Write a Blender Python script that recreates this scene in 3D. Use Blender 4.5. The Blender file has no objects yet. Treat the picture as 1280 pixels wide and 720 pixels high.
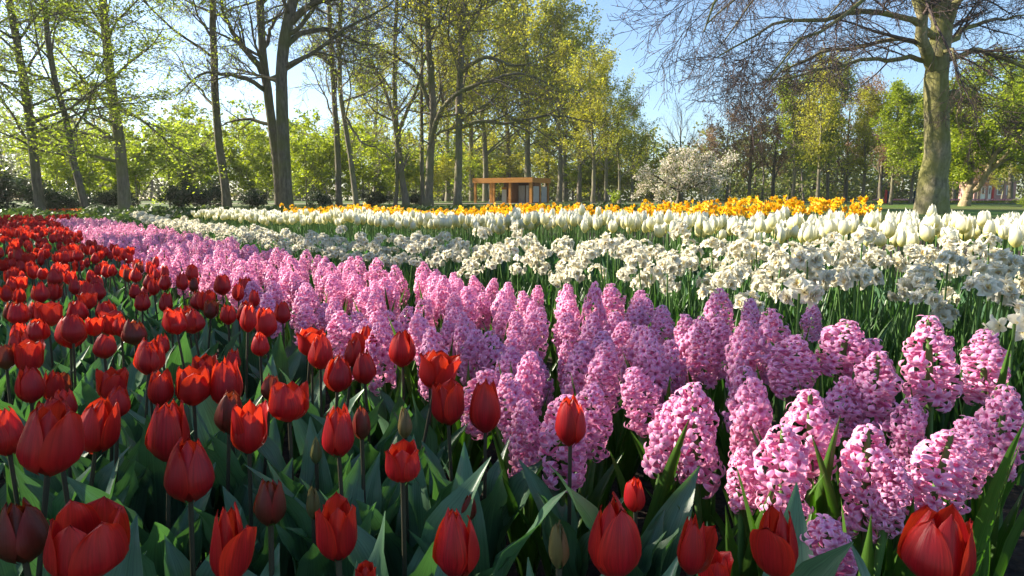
import bpy, math, random
import numpy as np
from mathutils import Matrix, Vector, Quaternion
SC = bpy.context.scene
COL = SC.collection
RAD = math.radians
# ------------------------------------------------------------------ camera, sky, sun, exposure
CAM_H, PITCH, FPX = 0.70, RAD(7.37), 850.0
cam_data = bpy.data.cameras.new('camera')
cam_data.sensor_width = 36.0
cam_data.lens = 36.0 * FPX / 1280.0
cam_data.clip_start = 0.02
cam_data.clip_end = 2000.0
cam = bpy.data.objects.new('camera', cam_data)
COL.objects.link(cam)
cam.location = (0, 0, CAM_H)
cam.rotation_euler = (math.pi / 2 - PITCH, 0, 0)
SC.camera = cam
SUN_AZ, SUN_EL = RAD(-70), RAD(27)          # azimuth from straight ahead (+Y), minus = towards the left
world = bpy.data.worlds.new('World')
SC.world = world
world.use_nodes = True
wn = world.node_tree
wn.nodes.clear()
w_out = wn.nodes.new('ShaderNodeOutputWorld')
w_bg = wn.nodes.new('ShaderNodeBackground')
w_sky = wn.nodes.new('ShaderNodeTexSky')
w_sky.sky_type = 'NISHITA'
w_sky.sun_disc = False
w_sky.sun_elevation = SUN_EL
w_sky.sun_rotation = SUN_AZ                 # clockwise from +Y seen from above
w_sky.air_density = 1.0
w_sky.dust_density = 0.7
w_sky.ozone_density = 3.5
w_bg.inputs['Strength'].default_value = 0.075
wn.links.new(w_sky.outputs[0], w_bg.inputs[0])
wn.links.new(w_bg.outputs[0], w_out.inputs[0])
sun_data = bpy.data.lights.new('sun', 'SUN')
sun_data.energy = 5.0
sun_data.angle = RAD(0.5)
sun_data.color = (1.0, 0.90, 0.74)
sun = bpy.data.objects.new('sun', sun_data)
COL.objects.link(sun)
sun_dir = Vector((math.sin(SUN_AZ) * math.cos(SUN_EL), math.cos(SUN_AZ) * math.cos(SUN_EL), math.sin(SUN_EL)))
sun.rotation_euler = sun_dir.to_track_quat('Z', 'Y').to_euler()
SC.view_settings.view_transform = 'Standard'
SC.view_settings.look = 'None'
SC.view_settings.gamma = 1.0
SC.view_settings.use_curve_mapping = False
SC.view_settings.exposure = 1.8
try:
    SC.cycles.max_bounces = 8
    SC.cycles.transparent_max_bounces = 8
    SC.cycles.use_denoising = True
except Exception:
    pass
# ------------------------------------------------------------------ camera maths (1280 x 720 frame)
CP, SP = math.cos(PITCH), math.sin(PITCH)
def ray(px, py):
    a, b = (px - 640) / FPX, (py - 360) / FPX
    return np.array((a, CP - b * SP, -SP - b * CP))
def at(px, py, Y):
    d = ray(px, py); return np.array((0, 0, CAM_H)) + d * (Y / d[1])
def at_z(px, py, z):
    d = ray(px, py); return np.array((0, 0, CAM_H)) + d * ((z - CAM_H) / d[2])
def depth_of(p):
    return p[1] * CP - (p[2] - CAM_H) * SP
def project(p):
    c = max(depth_of(p), 1e-3); up = p[1] * SP + (p[2] - CAM_H) * CP
    return 640 + FPX * p[0] / c, 360 - FPX * up / c
def gz(y):
    return 0.0085 * min(max(0.0, y - 10.0), 66.0)
# ------------------------------------------------------------------ materials
def new_mat(name):
    m = bpy.data.materials.new(name); m.use_nodes = True
    nt = m.node_tree; nt.nodes.clear()
    return m, nt, nt.nodes, nt.links
def N(nodes, t, **kw):
    n = nodes.new(t)
    for k, v in kw.items(): setattr(n, k, v)
    return n
def ramp(nodes, stops, interp='LINEAR'):
    r = nodes.new('ShaderNodeValToRGB'); r.color_ramp.interpolation = interp
    els = r.color_ramp.elements
    while len(els) < len(stops): els.new(0.5)
    for e, (p, c) in zip(els, stops):
        e.position = p; e.color = (c[0], c[1], c[2], 1)
    return r
def mixc(nodes, links, fac, a, b, mode='MIX'):
    m = nodes.new('ShaderNodeMix'); m.data_type = 'RGBA'; m.blend_type = mode
    for sock, v in ((m.inputs[0], fac), (m.inputs[6], a), (m.inputs[7], b)):
        if hasattr(v, 'links') or hasattr(v, 'is_linked'): links.new(v, sock)
        elif isinstance(v, (int, float)): sock.default_value = v
        else: sock.default_value = (v[0], v[1], v[2], 1)
    return m.outputs[2]
def maths(nodes, links, op, a, b=None):
    m = nodes.new('ShaderNodeMath'); m.operation = op
    for sock, v in ((m.inputs[0], a), (m.inputs[1], b)):
        if v is None: continue
        if isinstance(v, (int, float)): sock.default_value = v
        else: links.new(v, sock)
    return m.outputs[0]
def finish_thin(nt, color, trans_color, trans, rough, spec=0.4, bump=None):
    n, l = nt.nodes, nt.links
    out = n.new('ShaderNodeOutputMaterial')
    p = n.new('ShaderNodeBsdfPrincipled')
    l.new(color, p.inputs['Base Color'])
    p.inputs['Roughness'].default_value = rough
    p.inputs['Specular IOR Level'].default_value = spec
    t = n.new('ShaderNodeBsdfTranslucent')
    l.new(trans_color, t.inputs['Color'])
    if bump is not None:
        l.new(bump, p.inputs['Normal'])
    mx = n.new('ShaderNodeMixShader'); mx.inputs[0].default_value = trans
    l.new(p.outputs[0], mx.inputs[1]); l.new(t.outputs[0], mx.inputs[2])
    l.new(mx.outputs[0], out.inputs['Surface'])
def leaf_mat(name, stops, trans=0.4, rough=0.5, tint=(1.0, 1.05, 0.5), spec=0.35, veins=False, obj_var=0.0):
    m, nt, n, l = new_mat(name)
    g = n.new('ShaderNodeNewGeometry')
    r = ramp(n, stops); l.new(g.outputs['Random Per Island'], r.inputs[0])
    col = r.outputs[0]
    if veins:
        tc = n.new('ShaderNodeTexCoord'); mp = n.new('ShaderNodeMapping')
        mp.inputs['Scale'].default_value = (26, 1.2, 1)
        l.new(tc.outputs['UV'], mp.inputs[0])
        no = n.new('ShaderNodeTexNoise'); no.inputs['Scale'].default_value = 1.0; no.inputs['Detail'].default_value = 3
        l.new(mp.outputs[0], no.inputs['Vector'])
        rr = ramp(n, [(0.3, (0.62, 0.62, 0.62)), (0.7, (1.35, 1.35, 1.35))])
        l.new(no.outputs[0], rr.inputs[0])
        col = mixc(n, l, 1.0, col, rr.outputs[0], 'MULTIPLY')
    if obj_var:
        oi = n.new('ShaderNodeObjectInfo')
        rr = ramp(n, [(0, (1 - obj_var,) * 3), (1, (1 + obj_var,) * 3)])
        l.new(oi.outputs['Random'], rr.inputs[0])
        col = mixc(n, l, 1.0, col, rr.outputs[0], 'MULTIPLY')
    tcol = mixc(n, l, 1.0, col, [c * 1.5 for c in tint], 'MULTIPLY')
    finish_thin(nt, col, tcol, trans, rough, spec)
    return m
def petal_mat(name, edge, mid, base, tcol, trans=0.35, rough=0.45, var=0.12, base_h=0.25, alt=None, streak=0.25, island=False):
    """edge/mid colours run across the petal (u), base colour fills the bottom of it (v)"""
    m, nt, n, l = new_mat(name)
    uv = n.new('ShaderNodeUVMap'); sx = n.new('ShaderNodeSeparateXYZ'); l.new(uv.outputs[0], sx.inputs[0])
    u = maths(n, l, 'ABSOLUTE', maths(n, l, 'SUBTRACT', sx.outputs[0], 0.5))
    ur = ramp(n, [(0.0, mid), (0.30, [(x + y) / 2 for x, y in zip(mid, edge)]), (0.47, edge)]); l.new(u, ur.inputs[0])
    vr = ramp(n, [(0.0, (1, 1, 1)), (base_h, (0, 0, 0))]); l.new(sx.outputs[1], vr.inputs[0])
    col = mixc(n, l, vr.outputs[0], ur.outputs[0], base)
    mp = n.new('ShaderNodeMapping'); mp.inputs['Scale'].default_value = (30, 1.8, 1); l.new(uv.outputs[0], mp.inputs[0])
    oi = n.new('ShaderNodeObjectInfo'); g = n.new('ShaderNodeNewGeometry')
    rnd = g.outputs['Random Per Island'] if island else oi.outputs['Random']
    cb = n.new('ShaderNodeCombineXYZ'); l.new(maths(n, l, 'MULTIPLY', rnd, 37.0), cb.inputs[2])
    va = n.new('ShaderNodeVectorMath'); l.new(mp.outputs[0], va.inputs[0]); l.new(cb.outputs[0], va.inputs[1])
    no = n.new('ShaderNodeTexNoise'); no.inputs['Scale'].default_value = 1.0; no.inputs['Detail'].default_value = 4
    l.new(va.outputs[0], no.inputs['Vector'])
    sr = ramp(n, [(0.3, (1 - streak,) * 3), (0.7, (1 + streak,) * 3)]); l.new(no.outputs[0], sr.inputs[0])
    col = mixc(n, l, 1.0, col, sr.outputs[0], 'MULTIPLY')
    rv = ramp(n, [(0, (1 - var,) * 3), (1, (1 + var,) * 3)]); l.new(rnd, rv.inputs[0])
    col = mixc(n, l, 1.0, col, rv.outputs[0], 'MULTIPLY')
    if alt is not None:
        ar = ramp(n, [(0.0, (0, 0, 0)), (1.0, (1, 1, 1))]); l.new(maths(n, l, 'FRACT', maths(n, l, 'MULTIPLY', rnd, 7.13)), ar.inputs[0])
        col = mixc(n, l, maths(n, l, 'MULTIPLY', ar.outputs[0], 0.55), col, alt)
    tc = mixc(n, l, 0.5, col, tcol)
    bp = n.new('ShaderNodeBump'); bp.inputs['Strength'].default_value = 0.25; bp.inputs['Distance'].default_value = 0.002
    l.new(no.outputs[0], bp.inputs['Height'])
    finish_thin(nt, col, tc, trans, rough, 0.35, bp.outputs[0])
    return m
def bark_mat(name, c0, c1, moss=None, zs=0.25, scale=9.0, bump=0.5, moss_amt=0.55):
    m, nt, n, l = new_mat(name)
    tc = n.new('ShaderNodeTexCoord'); mp = n.new('ShaderNodeMapping'); mp.inputs['Scale'].default_value = (1, 1, zs)
    l.new(tc.outputs['Object'], mp.inputs[0])
    no = n.new('ShaderNodeTexNoise'); no.inputs['Scale'].default_value = scale; no.inputs['Detail'].default_value = 7; no.inputs['Roughness'].default_value = 0.65
    l.new(mp.outputs[0], no.inputs['Vector'])
    r = ramp(n, [(0.3, c0), (0.7, c1)]); l.new(no.outputs[0], r.inputs[0])
    col = r.outputs[0]
    if moss is not None:
        n2 = n.new('ShaderNodeTexNoise'); n2.inputs['Scale'].default_value = 1.1; n2.inputs['Detail'].default_value = 5
        l.new(tc.outputs['Object'], n2.inputs['Vector'])
        r2 = ramp(n, [(0.62 - moss_amt * 0.35, (0, 0, 0)), (0.72 - moss_amt * 0.2, (1, 1, 1))]); l.new(n2.outputs[0], r2.inputs[0])
        col = mixc(n, l, r2.outputs[0], col, mixc(n, l, 0.65, col, moss))
    out = n.new('ShaderNodeOutputMaterial'); p = n.new('ShaderNodeBsdfPrincipled')
    l.new(col, p.inputs['Base Color']); p.inputs['Roughness'].default_value = 0.9; p.inputs['Specular IOR Level'].default_value = 0.15
    bp = n.new('ShaderNodeBump'); bp.inputs['Strength'].default_value = bump; bp.inputs['Distance'].default_value = 0.04
    l.new(no.outputs[0], bp.inputs['Height']); l.new(bp.outputs[0], p.inputs['Normal'])
    l.new(p.outputs[0], out.inputs['Surface'])
    return m
def noise_mat(name, c0, c1, scale=5.0, rough=0.8, zs=1.0, xs=1.0, bump=0.2, detail=5, spec=0.2, big=None):
    m, nt, n, l = new_mat(name)
    tc = n.new('ShaderNodeTexCoord'); mp = n.new('ShaderNodeMapping'); mp.inputs['Scale'].default_value = (xs, xs, zs)
    l.new(tc.outputs['Object'], mp.inputs[0])
    no = n.new('ShaderNodeTexNoise'); no.inputs['Scale'].default_value = scale; no.inputs['Detail'].default_value = detail
    l.new(mp.outputs[0], no.inputs['Vector'])
    r = ramp(n, [(0.3, c0), (0.7, c1)]); l.new(no.outputs[0], r.inputs[0])
    col = r.outputs[0]
    if big is not None:
        n2 = n.new('ShaderNodeTexNoise'); n2.inputs['Scale'].default_value = big[0]; n2.inputs['Detail'].default_value = 4
        l.new(tc.outputs['Object'], n2.inputs['Vector'])
        r2 = ramp(n, [(0.35, (0, 0, 0)), (0.65, (1, 1, 1))]); l.new(n2.outputs[0], r2.inputs[0])
        col = mixc(n, l, maths(n, l, 'MULTIPLY', r2.outputs[0], 0.7), col, big[1])
    out = n.new('ShaderNodeOutputMaterial'); p = n.new('ShaderNodeBsdfPrincipled')
    l.new(col, p.inputs['Base Color']); p.inputs['Roughness'].default_value = rough; p.inputs['Specular IOR Level'].default_value = spec
    bp = n.new('ShaderNodeBump'); bp.inputs['Strength'].default_value = bump; bp.inputs['Distance'].default_value = 0.02
    l.new(no.outputs[0], bp.inputs['Height']); l.new(bp.outputs[0], p.inputs['Normal'])
    l.new(p.outputs[0], out.inputs['Surface'])
    return m
M = {}
M['soil'] = noise_mat('soil', (0.010, 0.007, 0.005), (0.045, 0.032, 0.022), 40, 0.95, bump=0.8)
M['lawn'] = noise_mat('lawn', (0.035, 0.085, 0.008), (0.075, 0.15, 0.015), 6, 0.9, bump=0.5, big=(0.12, (0.10, 0.09, 0.03)))
M['grass'] = leaf_mat('grass_blades', [(0, (0.05, 0.13, 0.012)), (1, (0.12, 0.24, 0.03))], 0.35, 0.5)
M['path'] = noise_mat('path_gravel', (0.26, 0.22, 0.17), (0.38, 0.33, 0.27), 30, 0.95)
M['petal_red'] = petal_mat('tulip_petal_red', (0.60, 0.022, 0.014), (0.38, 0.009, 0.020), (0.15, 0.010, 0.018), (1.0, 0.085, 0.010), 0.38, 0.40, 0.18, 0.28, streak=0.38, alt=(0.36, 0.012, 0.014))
M['petal_bronze'] = petal_mat('tulip_petal_bronze', (0.27, 0.018, 0.014), (0.12, 0.03, 0.015), (0.08, 0.035, 0.018), (0.7, 0.12, 0.02), 0.3, 0.42, 0.12, 0.55)
M['petal_bud'] = petal_mat('tulip_bud_green', (0.10, 0.10, 0.03), (0.12, 0.15, 0.05), (0.10, 0.14, 0.05), (0.3, 0.3, 0.06), 0.2, 0.42, 0.12, 0.4, alt=(0.26, 0.06, 0.03))
M['petal_white'] = petal_mat('tulip_petal_white', (0.81, 0.80, 0.73), (0.77, 0.75, 0.60), (0.60, 0.55, 0.08), (0.95, 0.93, 0.75), 0.4, 0.45, 0.06, 0.75, streak=0.08)
M['hya'] = petal_mat('hyacinth_petal', (0.87, 0.60, 0.76), (0.75, 0.19, 0.47), (0.60, 0.14, 0.36), (0.98, 0.40, 0.50), 0.34, 0.4, 0.14, 0.12, alt=(0.76, 0.40, 0.58), streak=0.1, island=True)
M['narc_petal'] = petal_mat('narcissus_petal', (0.80, 0.77, 0.66), (0.78, 0.74, 0.58), (0.70, 0.60, 0.28), (0.95, 0.92, 0.76), 0.35, 0.5, 0.06, 0.3, streak=0.05, island=True)
M['narc_core'] = petal_mat('narcissus_centre', (0.80, 0.70, 0.36), (0.78, 0.58, 0.16), (0.72, 0.42, 0.06), (0.95, 0.75, 0.3), 0.3, 0.5, 0.1, 0.4, streak=0.06, island=True, alt=(0.84, 0.8, 0.66))
M['yel_petal'] = petal_mat('daffodil_petal', (0.80, 0.53, 0.012), (0.80, 0.49, 0.01), (0.74, 0.38, 0.01), (1.0, 0.66, 0.02), 0.4, 0.5, 0.1, 0.3, streak=0.08, island=True)
M['yel_cup'] = petal_mat('daffodil_cup', (0.80, 0.36, 0.008), (0.78, 0.33, 0.008), (0.7, 0.26, 0.006), (1.0, 0.45, 0.01), 0.35, 0.5, 0.1, 0.3, streak=0.08, island=True)
M['tulip_leaf'] = leaf_mat('tulip_leaf', [(0, (0.045, 0.105, 0.065)), (0.5, (0.07, 0.145, 0.08)), (1, (0.10, 0.19, 0.09))], 0.22, 0.38, (0.9, 1.25, 0.35), 0.5, veins=True, obj_var=0.2)
M['hya_leaf'] = leaf_mat('hyacinth_leaf', [(0, (0.035, 0.085, 0.016)), (1, (0.07, 0.15, 0.022))], 0.25, 0.30, (0.9, 1.2, 0.3), 0.5, veins=True, obj_var=0.2)
M['narc_leaf'] = leaf_mat('narcissus_leaf', [(0, (0.03, 0.075, 0.028)), (1, (0.07, 0.14, 0.04))], 0.25, 0.4, (0.9, 1.2, 0.4), 0.4, veins=True, obj_var=0.15)
M['stem_dark'] = noise_mat('tulip_stem', (0.035, 0.04, 0.025), (0.07, 0.055, 0.035), 60, 0.5, zs=0.1, bump=0.05)
M['stem_green'] = noise_mat('green_stem', (0.06, 0.13, 0.03), (0.10, 0.18, 0.05), 60, 0.5, zs=0.1, bump=0.05)
M['bark_dark'] = bark_mat('bark_dark', (0.055, 0.046, 0.036), (0.19, 0.16, 0.125), (0.11, 0.115, 0.035))
M['bark_grey'] = bark_mat('bark_grey', (0.10, 0.085, 0.065), (0.24, 0.20, 0.155), (0.14, 0.15, 0.05))
M['bark_beech'] = bark_mat('bark_beech', (0.06, 0.054, 0.036), (0.36, 0.31, 0.20), (0.20, 0.20, 0.045), 0.55, 6.0, 1.0, 0.8)
M['bark_pale'] = bark_mat('bark_pale', (0.14, 0.105, 0.065), (0.40, 0.31, 0.19), (0.2, 0.18, 0.07))
M['twig_beech'] = noise_mat('beech_twigs', (0.055, 0.040, 0.042), (0.12, 0.085, 0.075), 12, 0.85)
M['twig_brown'] = noise_mat('brown_twigs', (0.13, 0.07, 0.05), (0.24, 0.13, 0.09), 3, 0.85)
M['twig_grey'] = noise_mat('grey_twigs', (0.09, 0.075, 0.06), (0.18, 0.15, 0.12), 8, 0.85)
M['leaf_spring'] = leaf_mat('spring_leaves', [(0, (0.17, 0.22, 0.03)), (0.6, (0.26, 0.32, 0.045)), (1, (0.34, 0.39, 0.065))], 0.55, 0.5, (1.0, 1.05, 0.45))
M['leaf_lime'] = leaf_mat('lime_leaves', [(0, (0.15, 0.20, 0.02)), (0.6, (0.24, 0.30, 0.022)), (1, (0.34, 0.38, 0.035))], 0.5, 0.5, (1.0, 1.0, 0.35))
M['leaf_olive'] = leaf_mat('olive_leaves', [(0, (0.23, 0.235, 0.04)), (0.5, (0.33, 0.33, 0.05)), (1, (0.42, 0.41, 0.065))], 0.52, 0.55, (1.0, 0.98, 0.4))
M['leaf_gold'] = leaf_mat('golden_leaves', [(0, (0.20, 0.21, 0.02)), (0.5, (0.29, 0.30, 0.03)), (1, (0.37, 0.36, 0.05))], 0.45, 0.55, (1.0, 0.95, 0.4))
M['leaf_green'] = leaf_mat('fresh_green_leaves', [(0, (0.12, 0.17, 0.012)), (0.6, (0.21, 0.27, 0.018)), (1, (0.30, 0.34, 0.025))], 0.45, 0.5, (1.0, 1.0, 0.35))
M['leaf_dark'] = leaf_mat('evergreen_leaves', [(0, (0.020, 0.042, 0.018)), (0.7, (0.04, 0.075, 0.025)), (1, (0.07, 0.10, 0.035))], 0.15, 0.35)
M['leaf_cover'] = leaf_mat('ground_cover_leaves', [(0, (0.03, 0.055, 0.018)), (0.7, (0.06, 0.10, 0.025)), (1, (0.12, 0.15, 0.03))], 0.25, 0.5)
M['leaf_brown'] = leaf_mat('brown_buds', [(0, (0.15, 0.08, 0.05)), (0.6, (0.24, 0.14, 0.08)), (1, (0.27, 0.20, 0.08))], 0.35, 0.6, (1, 0.9, 0.6))
M['blossom'] = leaf_mat('blossom_petals', [(0, (0.52, 0.45, 0.38)), (0.6, (0.68, 0.63, 0.55)), (1, (0.78, 0.75, 0.68))], 0.4, 0.5, (1, 0.95, 0.9))
M['leaf_blossom'] = leaf_mat('blossom_tree_leaves', [(0, (0.10, 0.14, 0.03)), (1, (0.20, 0.22, 0.06))], 0.4, 0.5)
M['leaf_wood'] = leaf_mat('far_wood_leaves', [(0, (0.10, 0.12, 0.035)), (0.4, (0.15, 0.18, 0.045)), (0.7, (0.20, 0.24, 0.05)), (1, (0.21, 0.16, 0.08))], 0.4, 0.6)
M['timber'] = noise_mat('orange_timber', (0.36, 0.14, 0.025), (0.55, 0.25, 0.055), 4, 0.55, zs=8.0, bump=0.1)
M['timber_dark'] = noise_mat('brown_timber', (0.15, 0.060, 0.020), (0.27, 0.11, 0.038), 4, 0.6, xs=3.0, zs=0.3, bump=0.1)
M['white_paint'] = noise_mat('white_paint', (0.62, 0.60, 0.57), (0.74, 0.72, 0.69), 12, 0.6, bump=0.05)
M['grey_panel'] = noise_mat('grey_panel', (0.34, 0.33, 0.32), (0.46, 0.45, 0.43), 10, 0.6, zs=0.2, bump=0.05)
M['roofing'] = noise_mat('roof_felt', (0.08, 0.075, 0.07), (0.14, 0.13, 0.12), 10, 0.9)
M['dark_glass'] = noise_mat('dark_glass', (0.02, 0.022, 0.025), (0.035, 0.038, 0.04), 2, 0.08, bump=0.0, spec=0.6)
M['pink_wall'] = noise_mat('pink_render', (0.36, 0.19, 0.17), (0.48, 0.27, 0.24), 6, 0.85)
M['red_paint'] = noise_mat('red_paint', (0.42, 0.03, 0.025), (0.52, 0.05, 0.04), 6, 0.5, bump=0.05)
M['blue_paint'] = noise_mat('dark_blue_paint', (0.015, 0.04, 0.055), (0.03, 0.06, 0.08), 6, 0.5, bump=0.05)
M['dark_wall'] = noise_mat('weathered_boards', (0.05, 0.035, 0.025), (0.10, 0.07, 0.05), 6, 0.85)
M['tile_roof'] = noise_mat('tile_roof', (0.26, 0.17, 0.13), (0.36, 0.25, 0.20), 9, 0.85)
M['pink_tulips'] = leaf_mat('far_pink_flowers', [(0, (0.55, 0.10, 0.12)), (0.5, (0.70, 0.30, 0.32)), (1, (0.80, 0.62, 0.52))], 0.3, 0.5, (1, 1, 1))
M['orange_tulips'] = leaf_mat('far_orange_flowers', [(0, (0.60, 0.06, 0.02)), (1, (0.80, 0.30, 0.04))], 0.3, 0.5, (1, 1, 1))
# ------------------------------------------------------------------ mesh helpers
class Geo:
    """vertices, quads and UVs gathered as arrays; .mesh() makes one Blender mesh"""
    def __init__(self): self.v, self.q, self.uv, self.m, self.n = [], [], [], [], 0
    def add(self, v, q, uv=None, mat=0):
        v = np.asarray(v, float).reshape(-1, 3); q = np.asarray(q, np.int64).reshape(-1, 4)
        self.v.append(v); self.q.append(q + self.n)
        self.uv.append(np.zeros((len(v), 2)) if uv is None else np.asarray(uv, float).reshape(-1, 2))
        self.m.append(np.full(len(q), mat, np.int32)); self.n += len(v)
        return self
    def arrays(self):
        return np.concatenate(self.v), np.concatenate(self.q), np.concatenate(self.uv), np.concatenate(self.m)
    def addgeo(self, g, mat4=None, matmap=None):
        v, q, uv, m = g if isinstance(g, tuple) else g.arrays()
        if mat4 is not None: v = v @ mat4[:3, :3].T + mat4[:3, 3]
        self.v.append(v); self.q.append(q + self.n); self.uv.append(uv)
        self.m.append(m if matmap is None else np.asarray(matmap, np.int32)[m]); self.n += len(v)
        return self
    def mesh(self, name, mats, smooth=True):
        v, q, uv, mi = self.arrays()
        me = bpy.data.meshes.new(name)
        me.vertices.add(len(v)); me.vertices.foreach_set('co', v.astype(np.float32).ravel())
        me.loops.add(q.size); me.loops.foreach_set('vertex_index', q.astype(np.int32).ravel())
        me.polygons.add(len(q))
        me.polygons.foreach_set('loop_start', np.arange(0, q.size, 4, dtype=np.int32))
        me.polygons.foreach_set('loop_total', np.full(len(q), 4, np.int32))
        me.polygons.foreach_set('material_index', mi)
        me.polygons.foreach_set('use_smooth', np.full(len(q), smooth, bool))
        ul = me.uv_layers.new(name='UVMap')
        ul.data.foreach_set('uv', uv[q.ravel()].astype(np.float32).ravel())
        for mm in (mats if isinstance(mats, (list, tuple)) else [mats]): me.materials.append(mm)
        me.update(calc_edges=True)
        return me
def gridq(nu, nv):
    i = np.arange(nu * nv).reshape(nv, nu)
    return np.stack([i[:-1, :-1], i[:-1, 1:], i[1:, 1:], i[1:, :-1]], -1).reshape(-1, 4)
def tube_arrays(P, R, S):
    """P (n,k,3) centre lines, R (n,k) radii, S sides"""
    P = np.asarray(P, float); R = np.asarray(R, float)
    n, k, _ = P.shape
    T = np.gradient(P, axis=1); T /= np.linalg.norm(T, axis=2, keepdims=True) + 1e-9
    mz = np.abs(T[:, :, 2]).mean(1)
    ref = np.where((mz > 0.7)[:, None], np.array((1.0, 0.05, 0)), np.array((0.05, 0.0, 1.0)))[:, None, :]
    A = np.cross(T, np.broadcast_to(ref, T.shape)); A /= np.linalg.norm(A, axis=2, keepdims=True) + 1e-9
    B = np.cross(T, A)
    a = np.arange(S) / S * 2 * np.pi
    ring = A[:, :, None, :] * np.cos(a)[None, None, :, None] + B[:, :, None, :] * np.sin(a)[None, None, :, None]
    V = P[:, :, None, :] + ring * R[:, :, None, None]
    idx = np.arange(n * k * S).reshape(n, k, S)
    nx = np.roll(idx, -1, axis=2)
    Q = np.stack([idx[:, :-1], nx[:, :-1], nx[:, 1:], idx[:, 1:]], -1).reshape(-1, 4)
    return V.reshape(-1, 3), Q
def box(g, cx, cy, cz, sx, sy, sz, mat=0, rz=0.0):
    c, s = math.cos(rz), math.sin(rz)
    v = np.array([(x, y, z) for z in (-.5, .5) for y in (-.5, .5) for x in (-.5, .5)]) * (sx, sy, sz)
    v = np.stack([v[:, 0] * c - v[:, 1] * s + cx, v[:, 0] * s + v[:, 1] * c + cy, v[:, 2] + cz], -1)
    g.add(v, [(0, 2, 3, 1), (4, 5, 7, 6), (0, 1, 5, 4), (2, 6, 7, 3), (0, 4, 6, 2), (1, 3, 7, 5)], None, mat)
def link(name, data, parent=None):
    o = bpy.data.objects.new(name, data); COL.objects.link(o)
    if parent is not None: o.parent = parent
    return o
def tag(o, label, cat, group=None, kind=None):
    o['label'] = label; o['category'] = cat
    if group: o['group'] = group
    if kind: o['kind'] = kind
    return o
def kindof(o, kind):
    o['kind'] = kind; return o
def empty(name, loc, label, cat, group=None):
    o = link(name, None); o.empty_display_size = 0.1
    o.location = loc
    return tag(o, label, cat, group)
# ------------------------------------------------------------------ ground
def sheet(xs, ys, zf):
    X, Y = np.meshgrid(xs, ys)
    Z = np.vectorize(zf)(X, Y)
    return np.stack([X, Y, Z], -1).reshape(-1, 3), gridq(len(xs), len(ys))
g = Geo()
g.add(*sheet(np.linspace(-400, 400, 41), np.concatenate([np.linspace(-30, 10, 5), np.linspace(14, 80, 23), np.array([120, 200, 400, 900])]), lambda x, y: gz(y) - 0.02))
kindof(link('ground', g.mesh('ground', M['lawn'])), 'structure')
rs = np.random.RandomState(5)
g = Geo()
sx, sy = np.linspace(-13, 7, 161), np.linspace(-0.6, 14, 118)
nz = rs.rand(len(sy), len(sx)) * 0.035
v, q = sheet(sx, sy, lambda x, y: gz(y) - 0.01)
v[:, 2] += nz.ravel()
g.add(v, q)
kindof(link('soil', g.mesh('soil', M['soil'])), 'structure')
# gravel path on the far side of the lawn
g = Geo()
xs = np.linspace(-60, 90, 60)
v, q = sheet(xs, np.array([0.0, 2.4]), lambda x, y: 0)
v[:, 1] += 58 + 0.02 * v[:, 0] + 1.2 * np.sin(v[:, 0] * 0.07)
v[:, 2] = [gz(y) + 0.004 for y in v[:, 1]]
g.add(v, q)
kindof(link('path', g.mesh('path', M['path'])), 'structure')
# ------------------------------------------------------------------ trees
def catmull(pts, K):
    p = np.asarray(pts, float)
    if len(p) == 2: return p[0] + (p[1] - p[0]) * np.linspace(0, 1, K)[:, None]
    e = np.concatenate([[2 * p[0] - p[1]], p, [2 * p[-1] - p[-2]]])
    d = np.concatenate([[0], np.cumsum(np.linalg.norm(np.diff(p, axis=0), axis=1))]); d /= d[-1]
    out = []
    for t in np.linspace(0, 1, K):
        i = min(np.searchsorted(d, t, side='right') - 1, len(p) - 2)
        u = (t - d[i]) / (d[i + 1] - d[i] + 1e-9)
        a, b, c, e4 = e[i], e[i + 1], e[i + 2], e[i + 3]
        out.append(0.5 * (2 * b + (c - a) * u + (2 * a - 5 * b + 4 * c - e4) * u * u + (3 * b - a - 3 * c + e4) * u ** 3))
    return np.array(out)
def unit(a): return a / (np.linalg.norm(a, axis=-1, keepdims=True) + 1e-9)
def spawn(rng, P, R, n, t0, t1, ang, ratio, K, grav=0.0, wig=0.12, rr=0.55, tip=0.25, flat=0.0, lmax=1e9, taper=0.45):
    """n children on each parent path; ratio = length over the parent's, angles in degrees"""
    m, kp, _ = P.shape
    par = np.repeat(np.arange(m), n)
    base = np.tile((np.arange(n) + 0.5) / n, m)
    t = np.clip(t0 + (t1 - t0) * (base + (rng.rand(m * n) - 0.5) / n * 1.3), 0, 1)
    f = t * (kp - 1); i = np.minimum(f.astype(int), kp - 2); u = (f - i)[:, None]
    pos = P[par, i] * (1 - u) + P[par, i + 1] * u
    tan = unit(P[par, i + 1] - P[par, i])
    rad = R[par, i] * (1 - u[:, 0]) + R[par, i + 1] * u[:, 0]
    L = np.linalg.norm(np.diff(P, axis=1), axis=2).sum(1)[par] * ratio * (1 - taper * t) * (0.7 + 0.6 * rng.rand(m * n))
    L = np.minimum(L, lmax)
    perp = rng.randn(m * n, 3); perp[:, 2] *= (1 - flat)
    perp = unit(perp - tan * (perp * tan).sum(1, keepdims=True))
    a = np.radians(ang + rng.randn(m * n) * ang * 0.22)[:, None]
    d = unit(np.cos(a) * tan + np.sin(a) * perp)
    step = (L / (K - 1))[:, None]
    C = np.zeros((m * n, K, 3)); C[:, 0] = pos
    for k in range(1, K):
        d = d + rng.randn(m * n, 3) * wig; d[:, 2] += grav; d = unit(d)
        C[:, k] = C[:, k - 1] + d * step
    r0 = rad * rr
    RR = r0[:, None] * np.linspace(1, tip, K)[None]
    return C, RR
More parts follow.
